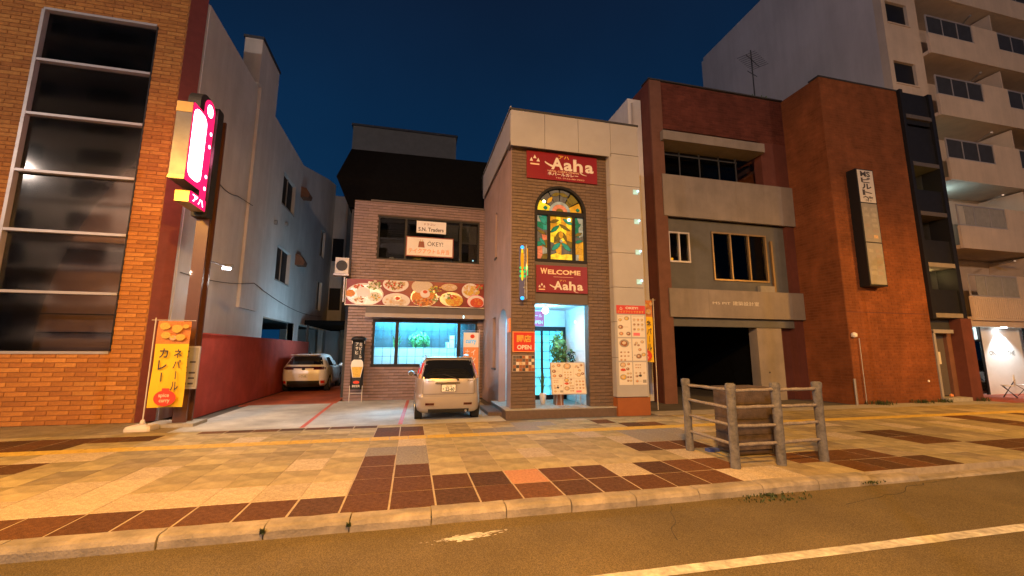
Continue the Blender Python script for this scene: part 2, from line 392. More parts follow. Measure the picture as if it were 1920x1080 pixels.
M('car_glass', (0.008, 0.009, 0.010), 0.05, var=0, coat=1.0, spec=0.8)
M('tyre', (0.015, 0.015, 0.015), 0.9, var=0.2)
M('lamp_red', (0.62, 0.03, 0.02), 0.15, var=0, coat=1.0)
M('lamp_amber', (0.62, 0.30, 0.10), 0.15, var=0, coat=1.0)
M('lamp_dark', (0.06, 0.008, 0.008), 0.15, var=0, coat=1.0)
M('chrome', (0.62, 0.60, 0.58), 0.15, metal=1, var=0)
M('car_black', (0.02, 0.02, 0.02), 0.6, var=0.1)
M('blue_plastic', (0.05, 0.08, 0.30), 0.5, var=0.1)
M('orange_base', (0.28, 0.085, 0.02), 0.6, var=0.12, scale=3, stain=0.1)
M('awning', (0.10, 0.085, 0.080), 0.6, var=0.1)
M('awning_lip', (0.30, 0.25, 0.22), 0.5, var=0.1)
M('orange_print', (0.75, 0.28, 0.10), 0.6, var=0.1)
M('poster_pink', (0.75, 0.10, 0.20), 0.5, var=0.1)
M('bronze_tank', (0.20, 0.09, 0.05), 0.7, var=0.2)
M('office_wall', (0.50, 0.38, 0.33), .9, var=.25, scale=1.2)
GLASS('glass_office', (0.80, 0.76, 0.74), 1.15, .06)
M('plate_green', (0.02, 0.07, 0.03), .5, var=0)
LIT('door_glow', (0.10, 0.58, 0.78), 1.3)
GLASS('glass'); GLASS('glass_dark', (0.35, 0.36, 0.36), .84); GLASS('glass_tint', (0.6, 0.62, 0.62), 1.05)
E('lamp_white', (0.85, 0.95, 1.0), 30); E('lamp_cyan', (0.35, 0.85, 1.0), 12); E('lamp_sodium', (1, 0.6, 0.2), 40)
E('sign_white', (1.0, 0.72, 0.86), 9); E('sign_pink', (1.0, 0.015, 0.12), 1.5); E('sign_dot', (0.85, 0.75, 1.0), 4)
E('warm_lamp', (1.0, 0.72, 0.25), 12); E('led', (0.5, 0.95, 1.0), 3); E('neon_blue', (0.05, 0.40, 1.0), 2.2)
E('neon_orange', (1.0, 0.36, 0.01), 1.1); E('neon_yellow', (1.0, 0.62, 0.02), 1.2); E('neon_green', (0.05, 0.85, 0.20), 1.0)
E('window_cyan', (0.04, 0.52, 0.80), 1.0); E('window_yellow', (0.75, 0.50, 0.03), 0.8); E('vending', (0.10, 0.65, 1.0), 3)
E('clear_tube', (0.55, 0.32, 0.28), 0.35); E('monitor', (0.2, 0.75, 1.0), 1.5)
LIT('accent_plate', (0.30, 0.52, 0.48), .75)
# ------------------------------------------------------------------ sodium street lamps just outside the picture, then added white fill lamps
def street_lamp(x, y, h, arm, power, target, label, color=SODIUM, globe=False):
    t = thing('street_lamp', label, 'street lamp', (x, y, 0), group='street lamps along the road')
    p = MB('steel'); p.cyl((x, y, -.12), (x, y, h), 0.08, 12, r1=0.05); p.build('pole', 'steel', t)
    a = MB('steel'); a.tube([(x, y, h), (x, y+arm*0.5, h+0.25), (x, y+arm, h+0.3)], 0.035); a.build('arm', 'steel', t)
    hd = MB('dark_grey'); hd.box(x-0.14, x+0.14, y+arm-0.25, y+arm+0.25, h+0.26, h+0.38); hd.build('lamp_head', 'dark_grey', t)
    g = MB('lamp_sodium'); g.box(x-0.1, x+0.1, y+arm-0.2, y+arm+0.2, h+0.245, h+0.258); g.build('lamp_glass', 'lamp_sodium', t)
    if globe: point('street_lamp_light', (x, y+arm, h+0.1), power, color, 0.14)
    else: spot('street_lamp_light', (x, y+arm, h+0.2), target, power, color, R(168), 0.9, 0.2)
street_lamp(-7.6, 4.5, 7.2, 0.5, P_LEFT, (-3.5, 8.0, 0), 'grey sodium street lamp on the kerb left of the brick office block')
street_lamp(18.0, 3.8, 6.2, 0.5, P_RIGHT, (17.0, 7.0, 0), 'grey sodium street lamp on the kerb in front of the orange brick block')
street_lamp(0.2, -2.6, 8.2, 2.0, P_MID, (3.5, 4.0, 0), 'grey sodium street lamp on the median facing the curry restaurant')
for k, x in enumerate((-14, -1, 12)):
    street_lamp(x, -8.5, 6.4, 1.2, P_FAR_FILL, (x, -3.0, 0), 'added white fill lamp on the far pavement, %s of three from the left' % ('first', 'second', 'third')[k], WARM)  # added lamps giving broad frontal light on the facades
street_lamp(-9, -15, 11, 1.2, P_AMBIENT_FILL, None, 'added tall white fill lamp before the left half of the opposite block', (.92, .86, 1.0), True)  # added point light, stands in for city glow on the walls
street_lamp(-29, -14, 15, 1.2, 9000, None, 'added tall lamp brightening the far left of the opposite block for reflections', (1.0, .80, .68), True)  # added so the block mirrored in the office panes looks brighter
street_lamp(24, -15, 11, 1.2, P_AMBIENT_FILL, None, 'added tall fill lamp before the right end of the opposite block', (1.0, .66, .44), True)  # added point light, warm ambience on the apartment side
# ------------------------------------------------------------------ ground
B(None, 'ground', 'earth', (-150, 150, 5.3, 160, -0.5, -0.03), kind='structure')
B(None, 'road', 'asphalt', (-150, 150, -60, 4.85, -0.6, -0.12), kind='structure')
rl = MB('paint_white'); xs_ = -1.0
pts = [(1.0, 3.42), (2.2, 3.4), (4, 3.37), (7, 3.34), (12, 3.32), (40, 3.2)]
for (a, ya), (b, yb) in zip(pts, pts[1:]):
    n = max(1, int((b-a)/0.3)) if b < 13 else 8
    for i in range(n):
        q0, q1 = a+(b-a)*i/n, a+(b-a)*(i+1)/n
        y0, y1 = ya+(yb-ya)*i/n, ya+(yb-ya)*(i+1)/n
        w0 = 0.13+0.01*random.random()
        rl.face([(q0, y0-w0/2, -0.116), (q1, y1-w0/2, -0.116), (q1, y1+w0/2, -0.116), (q0, y0+w0/2, -0.116)])
rl.build('road_edge_line', 'paint_white', None, kind='structure')
cr_ = MB('crack_fill'); rq = random.Random(9)
for (cx0, cy0, dx, dy, nn) in ((-3.0, 4.35, .16, -.02, 18), (2.6, 3.9, .05, .09, 9), (5.2, 4.3, .15, .03, 22), (-.6, 3.0, .13, .05, 12), (1.8, 2.7, .14, -.03, 20)):
    px_, py_ = cx0, cy0
    for i in range(nn):
        qx, qy = px_+dx*rq.uniform(.6, 1.3), py_+dy+rq.uniform(-.05, .05); w0 = rq.uniform(.003, .007); nx_, ny_ = -(qy-py_), qx-px_; L_ = math.hypot(nx_, ny_); nx_, ny_ = nx_/L_*w0, ny_/L_*w0
        cr_.face([(px_-nx_, py_-ny_, -.1165), (qx-nx_, qy-ny_, -.1165), (qx+nx_, qy+ny_, -.1165), (px_+nx_, py_+ny_, -.1165)]); px_, py_ = qx, qy
cr_.build('road_cracks', 'crack_fill', None, kind='structure')
pm = MB('paint_white')
rr = random.Random(3)
for i in range(170):
    g0 = rr.gauss(0, 0.17); x = 0.60+g0; y = 4.43+rr.gauss(0, 0.028)+g0*.12
    r0 = rr.uniform(0.004, 0.028)*(1.3 if abs(g0) < .12 else .7)
    pm.face([(x+r0*1.8*rr.uniform(.5, 1.2)*math.cos(t), y+r0*0.7*rr.uniform(.5, 1.2)*math.sin(t), -0.1175+i*0.00001) for t in [k*math.pi/4 for k in range(8)]])
pm.build('worn_paint_patch', 'paint_white', None, kind='structure')
# kerb stones
kerb = thing('kerb', None, None, (0, 4.9, 0), kind='structure')
kj = [-12.2, -11.3, -10.4, -9.5, -8.6, -7.7, -6.8, -5.6, -4.6, -3.45, -2.23, -1.34, -0.55, 0.27, 1.09, 1.86, 2.68, 3.55, 4.5, 5.4, 6.3]
x = 6.3
while x < 30: x += 0.9; kj.append(x)
for a, b in zip(kj, kj[1:]):
    k = MB('kerb'); drop = 0 if b < 6.4 else min(0.10, (b-6.4)*0.06)
    g = 0.012; dz = random.uniform(-0.006, 0.006); dy = random.uniform(-0.008, 0.008)
    top = 0.002-drop+dz; y0, y1 = 4.80+dy, 5.0
    prof = [(y0, -0.2), (y0, top-0.05), (y0+0.02, top-0.015), (y0+0.05, top), (y1, top), (y1, -0.2)]
    nn = 5; rg = []
    for i in range(nn):
        xx = a+g/2+(b-a-g)*i/(nn-1); rg.append([(xx, yy+random.uniform(-.004, .004), zz+(random.uniform(-.005, .005) if zz > -0.15 else 0)) for yy, zz in prof])
    k.rings(rg); k.build('kerb_stone', 'kerb', kerb)
# pavement
pav = thing('pavement', None, None, (0, 7.5, 0), kind='structure')
B(pav, 'mortar_bed', 'mortar', (-40, 60, 5.0, 10.45, -0.3, -0.0045))
rows = [5.0, 5.58, 6.2, 6.85, 7.5, 8.13, 8.74, 9.06, 9.6, 10.15, 10.45]
DARK = set(); SPEC = set(); GREY = set(); ORG_ = set()
for k in range(-30, 9): DARK.add((0, k))
for k in range(13, 17): DARK.add((0, k)); DARK.add((1, k)); 
DARK.discard((1, 16)); DARK.add((1, 12))
for k in (-1, 0, 1, 2, 4, 5, 7, 8, 9): DARK.add((1, k))
ORG_.add((1, 3)); SPEC.add((1, 6)); SPEC.add((0, 9)); SPEC.add((0, 10))
for k in range(-9, -1): SPEC.add((1, k))
DARK.add((2, -1)); DARK.add((2, 0)); DARK.add((3, -1)); GREY.add((3, 0)); GREY.add((4, -1)); GREY.add((4, 0)); SPEC.add((5, 0))
DARK.add((3, 8)); DARK.add((3, 9)); DARK.add((3, 10)); GREY |= {(4, 9), (4, 10), (4, 11), (5, 9), (5, 10), (5, 11), (7, 3), (7, 4), (7, 5), (8, 5), (8, 6)}
DARK |= {(7, -1), (7, 0), (8, -1), (8, 0), (4, -11), (4, -12), (4, -13), (7, 10), (7, 11), (8, 9)}
for k in range(-15, -9): DARK.add((8, k)); DARK.add((7, k-2))
for k in range(-8, -1): DARK.add((9, k))
for k in (19, 20): DARK |= {(2, k), (3, k)}
for k in range(21, 26): DARK |= {(0, k), (1, k)}
for k in (28, 29, 33): DARK |= {(3, k), (4, k), (5, k)}
cells = []
for r in range(len(rows)-1):
    if r == 6: continue
    for k in range(-26, 60):
        cells.append((r, k))
def cell_c(rk): return Vector((-0.18+0.51*rk[1]+0.25, (rows[rk[0]]+rows[rk[0]+1])/2, 0))
cells.sort(key=lambda c: (cell_c(c)-Vector((1.5, 2.0, 0))).length)
rest = MB('paver_tan0')
PC = {}
for i, (r, k) in enumerate(cells):
    x0 = -0.18+0.51*k; x1 = x0+0.51; y0, y1 = rows[r], rows[r+1]
    if (r, k) in DARK: m = 'paver_dark%d' % random.randrange(3)
    elif (r, k) in ORG_: m = 'paver_orange'
    elif (r, k) in SPEC: m = 'paver_speck'
    elif (r, k) in GREY: m = 'paver_grey'
    else: m = random.choice(['paver_tan0', 'paver_tan1', 'paver_tan2', 'paver_tan0', 'paver_tan2', 'paver_tan3', 'paver_speck' if random.random() < 0.6 else 'paver_tan1'])
    dark = m.startswith('paver_dark')
    g = 0.011 if dark else 0.0035
    hx, hy = (x1-x0)/2-g, (y1-y0)/2-g; bv = 0.004
    V = [(-hx,-hy,-0.03),(hx,-hy,-0.03),(hx,hy,-0.03),(-hx,hy,-0.03),(-hx,-hy,-bv),(hx,-hy,-bv),(hx,hy,-bv),(-hx,hy,-bv),
         (-hx+bv,-hy+bv,0),(hx-bv,-hy+bv,0),(hx-bv,hy-bv,0),(-hx+bv,hy-bv,0)]
    F = [(8,9,10,11)]+[(a, (a+1) % 4, 4+(a+1) % 4, 4+a) for a in range(4)]+[(4+a, 4+(a+1) % 4, 8+(a+1) % 4, 8+a) for a in range(4)]
    cx, cy = (x0+x1)/2, (y0+y1)/2; dz = random.uniform(-0.0025, 0.0025)
    if i < 296:
        key = (round(hy, 3), round(hx, 3), m)
        if key not in PC:
            me = bpy.data.meshes.new('paver'); me.from_pydata(V, [], F); me.materials.append(mat(m)); PC[key] = me
        o = shared('paver', PC[key], pav, (cx, cy, dz)); o.rotation_euler = (random.uniform(-.004, .004), random.uniform(-.004, .004), 0)
    else: rest.mesh([(cx+a, cy+b, c+dz) for a, b, c in V], F, m)
rest.build('paver_field', 'paver_tan0', pav, kind='stuff', recalc=False)
tb = None
for k in range(-30, 110):
    x0 = -9.9+0.3*k*1.2; 
    if x0 > 32: break
    if tb is None:
        mb = MB('tactile'); mb.box(-0.174, 0.174, -0.155, 0.155, -0.03, 0.001)
        for a in range(4): mb.box(-0.16, 0.16, -0.135+a*0.078, -0.10+a*0.078, 0.001, 0.006)
        tb = mb.build('tactile_tile', 'tactile', pav); tb.location = Vector((x0, 8.90, 0))-ORG[pav.name]
        me_t = tb.data
        me_t.transform(Matrix.Translation(ORG[pav.name]))
    else: shared('tactile_tile', me_t, pav, (x0, 8.90, random.uniform(-.001, .001)))
# weeds in the kerb joints
def tuft(x, y, z, n, h, label, spread=0.05, group=None):
    mb = MB('weed')
    for i in range(n):
        a = random.uniform(0, 6.28); d = random.uniform(0, spread); hh = h*random.uniform(.5, 1); b = random.uniform(0, 6.28)
        p = Vector((x+d*math.cos(a), y+d*0.5*math.sin(a), z)); q = p+Vector((hh*0.5*math.cos(b), hh*0.5*math.sin(b), hh))
        s = Vector((math.sin(b), -math.cos(b), 0))*0.006
        mb.face([p-s, p+s, (p+q)/2+s*1.6+Vector((0, 0, hh*.1)), q, (p+q)/2-s*1.6+Vector((0, 0, hh*.1))])
    return mb.build('weed_tuft', 'weed', None, label=label, category='weed', group=group, recalc=False)
tuft(0.27, 4.83, -0.06, 24, 0.03, 'thin green moss tuft in the kerb joint below the dark pavers', 0.02)
tuft(-0.55, 4.79, -0.06, 18, 0.05, 'small green weed growing from the kerb joint left of the dark pavers', 0.03)
tuft(-1.34, 4.79, -0.06, 20, 0.06, 'small green weed in the leftmost mossy kerb joint', 0.03)
tuft(4.55, 4.77, -0.12, 260, 0.04, 'low green moss along the kerb foot in front of the log fence', 0.6)['kind'] = 'stuff'
tuft(6.3, 4.80, -0.08, 60, 0.03, 'green weeds where the kerb drops right of the log fence', 0.25)
for x, w, n, lab in ((15.3, .6, 120, 'low green weeds at the foot of the orange wall below the tall tenant sign'), (17.2, .5, 90, 'low green weeds at the foot of the orange wall near the grey door'), (18.2, .3, 60, 'green weed clump beside the step of the grey door'), (20.1, .3, 50, 'green weed clump at the foot of the brown doorway pier')):
    tuft(x, 11.05, 0.0, n, 0.16, lab, w, 'weeds at the foot of the orange wall')
# parking pad
B(None, 'parking_pad', 'pad', (-4.9, 2.35, 10.45, 15.0, -0.3, 0.004), (-2.35, 2.45, 15.0, 15.6, -0.3, 0.004), kind='structure')
B(None, 'forecourt', 'paver_tan3', (-40, -4.905, 10.455, 12.0, -0.3, -0.002), kind='structure')
B(None, 'driveway', 'red_ground', (-5.2, -2.36, 15.0, 34, -0.3, 0.002), kind='structure')
pl = MB('red_line')
for (xa, ya, xb, yb) in ((-2.32, 10.45, -2.45, 15.0), (-0.2, 10.45, -0.06, 15.4)):
    pl.face([(xa-.05, ya, .008), (xa+.05, ya, .008), (xb+.05, yb, .008), (xb-.05, yb, .008)])
pl.build('parking_line', 'red_line', None, kind='structure')
B(None, 'garage_apron', 'concrete', (6.7, 21.5, 10.45, 11.2, -0.3, 0.0), (7.0, 14.6, 11.2, 18, -0.4, -0.06), kind='structure')
B(None, 'shop_terrace', 'red_ground', (20.4, 60, 10.45, 12.4, -0.3, 0.003), kind='structure')
B(None, 'terrace_edge', 'concrete', (23.2, 60, 10.9, 11.05, -0.1, 0.06), kind='structure')
# ------------------------------------------------------------------ left brick office block
lb = thing('brick_office_block', 'orange brick office block with a tall window of dark panes at the left edge', 'building', (-9, 12, 0))
zt = [1.64, 3.05, 4.52, 6.0, 7.48, 8.94, 10.36]
wx0, wx1 = -9.48, -7.02
wall(lb, 'wall', 'brick_joint', -16, -6.33, 0, 13, [(wx0, wx1, zt[0], zt[-1])], 12.0, 12.3)
clad(lb, 'brick', ['brick0', 'brick1', 'brick2', 'brick0', 'brick3'], -13.5, -6.33, 0.0, 12.9, 11.999, 0.42, 0.108, 0.014, [(wx0-0.02, wx1+0.02, zt[0]-0.03, zt[-1]+0.03)], focus=Vector((-6.6, 11.5, 1.5)))
mb = MB('maroon'); mb.prism([(0, 0), (1, 0), (1, 1), (0, 1)], 0, 1)
mb = MB('maroon'); V = [(-6.33, 12.0), (-6.02, 12.235), (-6.02, 12.238), (-6.33, 12.238)]
mb.mesh([(a, b, 0) for a, b in V]+[(a, b, 13) for a, b in V], [(0,1,5,4),(1,2,6,5),(2,3,7,6),(4,5,6,7)])
mb.build('side_pier', 'maroon', lb)
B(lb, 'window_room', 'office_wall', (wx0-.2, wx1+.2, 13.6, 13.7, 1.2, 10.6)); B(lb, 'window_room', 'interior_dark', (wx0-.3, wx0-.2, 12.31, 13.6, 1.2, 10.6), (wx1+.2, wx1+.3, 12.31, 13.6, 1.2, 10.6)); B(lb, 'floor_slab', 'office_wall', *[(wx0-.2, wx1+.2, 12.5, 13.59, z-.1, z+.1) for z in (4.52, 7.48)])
B(lb, 'window_blind', 'curtain', *[(wx0+.05, wx1-.05, 12.62, 12.65, z+0.95, z+1.4) for z in zt[3:6]])
for a, b in zip(zt, zt[1:]):
    p = MB('glass_office'); p.box(wx0+.03, wx1-.03, 12.09, 12.10, a+.03, b-.03); o = p.build('window_pane', 'glass_office', lb)
for z in zt: B(lb, 'transom', 'frame_light', (wx0-.02, wx1, 11.965, 12.12, z-.032, z+.032))
B(lb, 'window_frame', 'frame_light', (wx0-.05, wx0+.02, 11.96, 12.12, zt[0]+.034, zt[-1]-.034)); B(lb, 'window_frame', 'frame_black', (wx1, wx1+.03, 11.98, 12.12, zt[0]+.034, zt[-1]-.034))
B(lb, 'rail', 'dark_grey', *[(wx0+.03, wx1-.03, 12.3, 12.33, z, z+.03) for z in (2.1, 2.55, 6.4, 6.75, 7.1)])
# ------------------------------------------------------------------ white building beside it
wb = thing('white_building', 'long white plastered building receding behind the brick block with a chimney', 'building', (-6, 20, 0))
holes = [(20.0, 22.0, 8.35, 9.85), (20.0, 22.1, 4.85, 6.4), (19.0, 23.6, 0.5, 3.1), (24.5, 31, 0.5, 3.1), (28.2, 29.6, 7.8, 9.6), (28.2, 29.6, 4.3, 6.2)]
wall(wb, 'wall', 'white_wall', 12.32, 32, 0, 11.52, holes, -6.3, -6.0, axis='x')
B(wb, 'front_wall', 'white_wall', (-6.29, -6.02, 12.24, 12.318, 0, 11.5))
mb = MB('white_wall'); V = [(23.0, 11.5), (32.0, 11.5), (32.0, 14.0), (29.6, 13.45)]
mb.mesh([(-6.001, a, b) for a, b in V]+[(-6.3, a, b) for a, b in V], [(0,1,2,3),(7,6,5,4),(0,3,7,4),(3,2,6,7),(2,1,5,6)]); mb.build('parapet', 'white_wall', wb)
B(wb, 'chimney', 'white_wall', (-6.5, -5.90, 15.9, 17.9, 11.53, 13.3), (-5.995, -5.90, 16.2, 17.9, 3.2, 11.52))
B(wb, 'chimney_cap', 'dark_grey', (-6.55, -5.86, 15.86, 17.94, 13.3, 13.4))
for i, h in enumerate(holes):
    if h[3] > 4:
        B(wb, 'window', 'frame_black', (-6.2, -6.16, h[0], h[1], h[2], h[3])); 
        B(wb, 'window_frame', 'frame_light', (-6.15, -5.97, h[0], h[1], h[2]-.06, h[2]), (-6.14, -6.1, (h[0]+h[1])/2-.03, (h[0]+h[1])/2+.03, h[2], h[3]))
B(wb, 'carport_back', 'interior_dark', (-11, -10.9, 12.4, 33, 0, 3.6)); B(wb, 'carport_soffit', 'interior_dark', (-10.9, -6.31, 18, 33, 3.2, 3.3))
for (y, z) in ((23.2, 10.0), (23.2, 6.35)):
    mb = MB('bronze_tank'); mb.prism([(-6.0, z-.28), (-5.6, z-.28), (-5.55, z-.1), (-5.75, z+.22), (-6.0, z+.28)], y-.3, y+.3); mb.build('vent_hood', 'bronze_tank', wb)
for (y, z) in ((20.8, 7.6), (19.3, 7.2)):
    mb = MB('steel'); mb.cyl((-6, y, z), (-5.88, y, z), .1, 10); mb.build('vent_cap', 'steel', wb)
B(wb, 'rear_wing', 'white_wall', (-9, -4.6, 32.05, 45, 0, 13.2))
B(wb, 'rear_window', 'frame_black', (-5.95, -5.2, 32.0, 32.04, 4.6, 6.2), (-5.95, -5.2, 32.0, 32.04, 8.2, 9.9))
mb = MB('black'); 
def droop(mb, a, b, sag, r=0.012, n=10):
    a, b = Vector(a), Vector(b); P = []
    for i in range(n+1):
        t = i/n; p = a.lerp(b, t); p.z -= sag*4*t*(1-t); P.append(p)
    mb.tube(P, r, 5)
droop(mb, (-5.96, 12.4, 3.72), (-5.84, 17.2, 4.2), 0.12); droop(mb, (-5.84, 17.2, 4.2), (-5.96, 30, 4.0), 0.35)
droop(mb, (-5.97, 13.5, 6.9), (-5.97, 15.3, 6.9), 0.15); droop(mb, (-5.97, 15.3, 6.9), (-5.87, 16.4, 6.95), 0.0)
mb.build('cable', 'black', wb)
# things glowing inside the carport
t = thing('vending_machine', 'glowing blue white vending machine deep under the white building', 'vending machine', (-7.6, 26.5, 0))
B(t, 'cabinet', 'white', (-8.1, -7.5, 26.0, 27.2, 0, 1.95)); B(t, 'lit_front', 'vending', (-7.499, -7.49, 26.1, 27.1, 0.9, 1.9), (-8.0, -7.6, 25.985, 25.999, 0.9, 1.9))
t = thing('garden_lamp', 'small yellow lamp glowing behind the red wall under the white building', 'lamp', (-7.2, 19.9, 0))
mb = MB('dark_grey'); mb.cyl((-7.2, 19.9, 0), (-7.2, 19.9, 2.3), .04); mb.build('pole', 'dark_grey', t)
mb = MB('warm_lamp'); mb.ball((-7.2, 19.9, 2.42), .13, 10); mb.build('globe', 'warm_lamp', t); point('garden_lamp_light', (-7.0, 19.7, 2.4), 8, (1, .6, .15))
t = thing('carport_roof', 'black flat carport roof behind the parked white car', 'carport', (-4, 26, 0))
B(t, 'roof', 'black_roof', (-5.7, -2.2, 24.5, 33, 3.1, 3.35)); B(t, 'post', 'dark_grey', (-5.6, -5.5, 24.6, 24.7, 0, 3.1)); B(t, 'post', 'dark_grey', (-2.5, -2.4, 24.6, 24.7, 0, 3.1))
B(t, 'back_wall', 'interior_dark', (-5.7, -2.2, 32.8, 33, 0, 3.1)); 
t = thing('spot_lamp', 'small yellow lamp glowing under the black carport roof', 'lamp', (-3.9, 29, 2.4))
mb = MB('warm_lamp'); mb.cyl((-3.9, 29, 2.35), (-3.9, 29.1, 2.35), .13, 12); mb.build('globe', 'warm_lamp', t)
mb = MB('steel'); mb.box(-3.0, -2.99, 29, 29.01, 2.0, 2.1); mb.cyl((-3.9, 29.05, 2.45), (-3.9, 29.05, 3.1), .02); mb.build('stem', 'steel', t)
# pale column
B(wb, 'pillar', 'white_wall', (-6.28, -5.98, 23.6, 24.5, 0.0, 3.1))
area('added_wall_fill', (-2.32, 20.5, 2.3), (-6, 23.0, 4.6), 1.6, 0.9, 330, (.45, .78, 1))  # added bluish fill for the far part of the white wall
# red boundary wall
rw = thing('red_boundary_wall', 'dark red painted boundary wall running back beside the parking spaces', 'wall', (-5.3, 16, 0))
B(rw, 'wall_panel', 'red_wall', (-5.45, -5.3, 12.3, 24.0, 0, 2.12)); B(rw, 'coping', 'red_wall', (-5.47, -5.28, 12.28, 24.0, 2.12, 2.16))
# ------------------------------------------------------------------ pole sign by the driveway
ps = thing('pole_sign', 'tall pole sign with glowing pink and white lightbox over the driveway', 'sign', (-5.1, 11.5, 0))
B(ps, 'pole', 'pole_brown', (-5.23, -4.96, 11.3, 11.36, 0.07, 7.6), (-5.15, -5.04, 11.36, 11.58, 0.07, 7.6), (-5.23, -4.96, 11.58, 11.64, 0.07, 7.6))
B(ps, 'footing', 'concrete', (-5.7, -4.72, 11.1, 11.8, 0.0, 0.075))
def roundbox(y0, y1, z0, z1, x0, x1, r, n=6, top=True, bot=False):
    P = []
    def arc(cy, cz, a0, a1):
        for i in range(n+1): a = a0+(a1-a0)*i/n; P.append((cy+r*math.cos(a), cz+r*math.sin(a)))
    if bot: arc(y0+r, z0+r, math.pi, 1.5*math.pi); arc(y1-r, z0+r, 1.5*math.pi, 2*math.pi)
    else: P += [(y0, z0), (y1, z0)]
    if top: arc(y1-r, z1-r, 0, .5*math.pi); arc(y0+r, z1-r, .5*math.pi, math.pi)
    else: P += [(y1, z1), (y0, z1)]
    return P
def yz_prism(mb, P, x0, x1, m=None):
    n = len(P); mb.mesh([(x0, a, b) for a, b in P]+[(x1, a, b) for a, b in P], [tuple(range(n))[::-1], tuple(range(n, 2*n))]+[(i, (i+1) % n, n+(i+1) % n, n+i) for i in range(n)], m)
mb = MB('dark_grey'); yz_prism(mb, roundbox(10.42, 11.12, 7.1, 7.78, 0, 0, .28), -5.29, -5.03); yz_prism(mb, roundbox(11.121, 11.42, 4.9, 7.74, 0, 0, .06), -5.29, -4.955); yz_prism(mb, roundbox(10.80, 11.12, 5.1, 7.099, 0, 0, .01), -5.29, -5.03); mb.build('back_box', 'dark_grey', ps)
mb = MB('case_grey'); yz_prism(mb, roundbox(10.10, 10.79, 5.42, 7.28, 0, 0, .04), -5.32, -5.01); mb.build('lightbox_case', 'case_grey', ps); B(ps, 'gold_highlight', 'gold_side', (-5.325, -5.008, 10.085, 10.099, 7.0, 7.24)); B(ps, 'gold_highlight', 'gold_side', (-5.325, -5.008, 10.085, 10.099, 5.43, 5.50))  # gold bands stand in for bright highlights at both ends of the edge
mb = MB('sign_pink'); yz_prism(mb, roundbox(10.11, 10.78, 5.43, 7.27, 0, 0, .04), -5.009, -4.998); mb.build('lightbox_face', 'sign_pink', ps)
mb = MB('sign_white'); yz_prism(mb, roundbox(10.15, 10.74, 5.55, 7.20, 0, 0, .20, bot=True), -4.997, -4.992); mb.build('lit_panel', 'sign_white', ps)
mb = MB('sign_pink'); yz_prism(mb, roundbox(10.62, 11.11, 7.02, 7.74, 0, 0, .24), -5.029, -5.012); yz_prism(mb, roundbox(10.84, 11.10, 5.25, 7.018, 0, 0, .02), -5.029, -5.012); mb.build('red_border', 'sign_pink', ps)
mb = MB('sign_white'); yz_prism(mb, roundbox(10.72, 10.98, 7.32, 7.62, 0, 0, .12, bot=True), -5.011, -5.006); mb.build('header_lettering', 'sign_white', ps)
mb = MB('sign_dot')
for z in (6.95, 6.62, 5.85, 5.55): mb.cyl((-5.011, 11.0, z), (-5.0, 11.0, z), .045, 10)
mb.build('bulb', 'sign_dot', ps)
mb = MB('gold_side'); yz_prism(mb, roundbox(10.30, 11.05, 4.98, 5.26, 0, 0, .04), -5.25, -4.97); mb.build('lower_case', 'gold_side', ps)
mb = MB('sign_pink'); yz_prism(mb, roundbox(10.31, 11.04, 4.99, 5.25, 0, 0, .04), -4.969, -4.96); mb.build('lower_face', 'sign_pink', ps)
mb = MB('sign_dot'); put_text(mb, 'アハ', 10.42, 5.04, .5, .17, -4.955, 'sign_dot', .03, axis='x'); mb.build('lettering', 'sign_dot', ps)
area('pole_sign_glow', (-4.93, 10.5, 6.4), (-3.9, 10.5, 6.4), 1.6, .6, 22, (1.0, 0.25, 0.42))
area('pole_sign_back_glow', (-5.34, 10.6, 6.4), (-6.3, 11.6, 6.4), 1.2, 0.4, 34, (1.0, 0.2, 0.36))
# flood lamp
fl = thing('flood_lamp', 'small white flood lamp glowing on an arm beside the brown pole', 'lamp', (-5.1, 11.7, 3.9))
mb = MB('pole_brown'); mb.tube([(-5.1, 11.64, 3.93), (-5.08, 12.2, 3.97), (-5.03, 12.6, 3.97)], .02); mb.build('arm', 'pole_brown', fl)
mb = MB('steel'); mb.T = Matrix.Translation((-5.0, 12.72, 3.93)) @ Matrix.Rotation(R(25), 4, 'X'); mb.box(-.12, .12, -.08, .10, 0, .10); mb.build('housing', 'dark_grey', fl)
mb = MB('lamp_white'); mb.T = Matrix.Translation((-5.0, 12.72, 3.93)) @ Matrix.Rotation(R(25), 4, 'X'); mb.box(-.10, .10, -.07, .09, -.012, -.001); mb.box(-.10, .10, -.092, -.081, -.01, .05); mb.build('lamp_glass', 'lamp_white', fl)
spot('flood_lamp_light', (-4.95, 12.72, 3.85), (-1.2, 12.4, 0), P_WALL, (1.0, 0.90, 0.78), R(140), .6, .06)
point('flood_lamp_spill', (-4.55, 12.9, 3.6), 16, (1.0, 0.92, 0.85), .1)
# notice board behind flag
nb = thing('notice_board', 'white framed notice board fixed beside the brown pole behind the yellow flag', 'notice board', (-4.9, 11.0, 0.9))
B(nb, 'frame', 'frame_light', (-5.12, -4.72, 11.05, 11.09, .84, 1.80)); 
mb = MB('curtain'); mb.box(-5.09, -4.75, 11.046, 11.0495, .88, 1.76)
for i in range(7):
    for j in range(2): 
        if random.random() < .8: mb.box(-5.05+j*.15, -4.95+j*.15+random.uniform(0, .03), 11.044, 11.0455, 1.66-i*.12, 1.70-i*.12, 'ink')
mb.build('notice', 'curtain', nb)
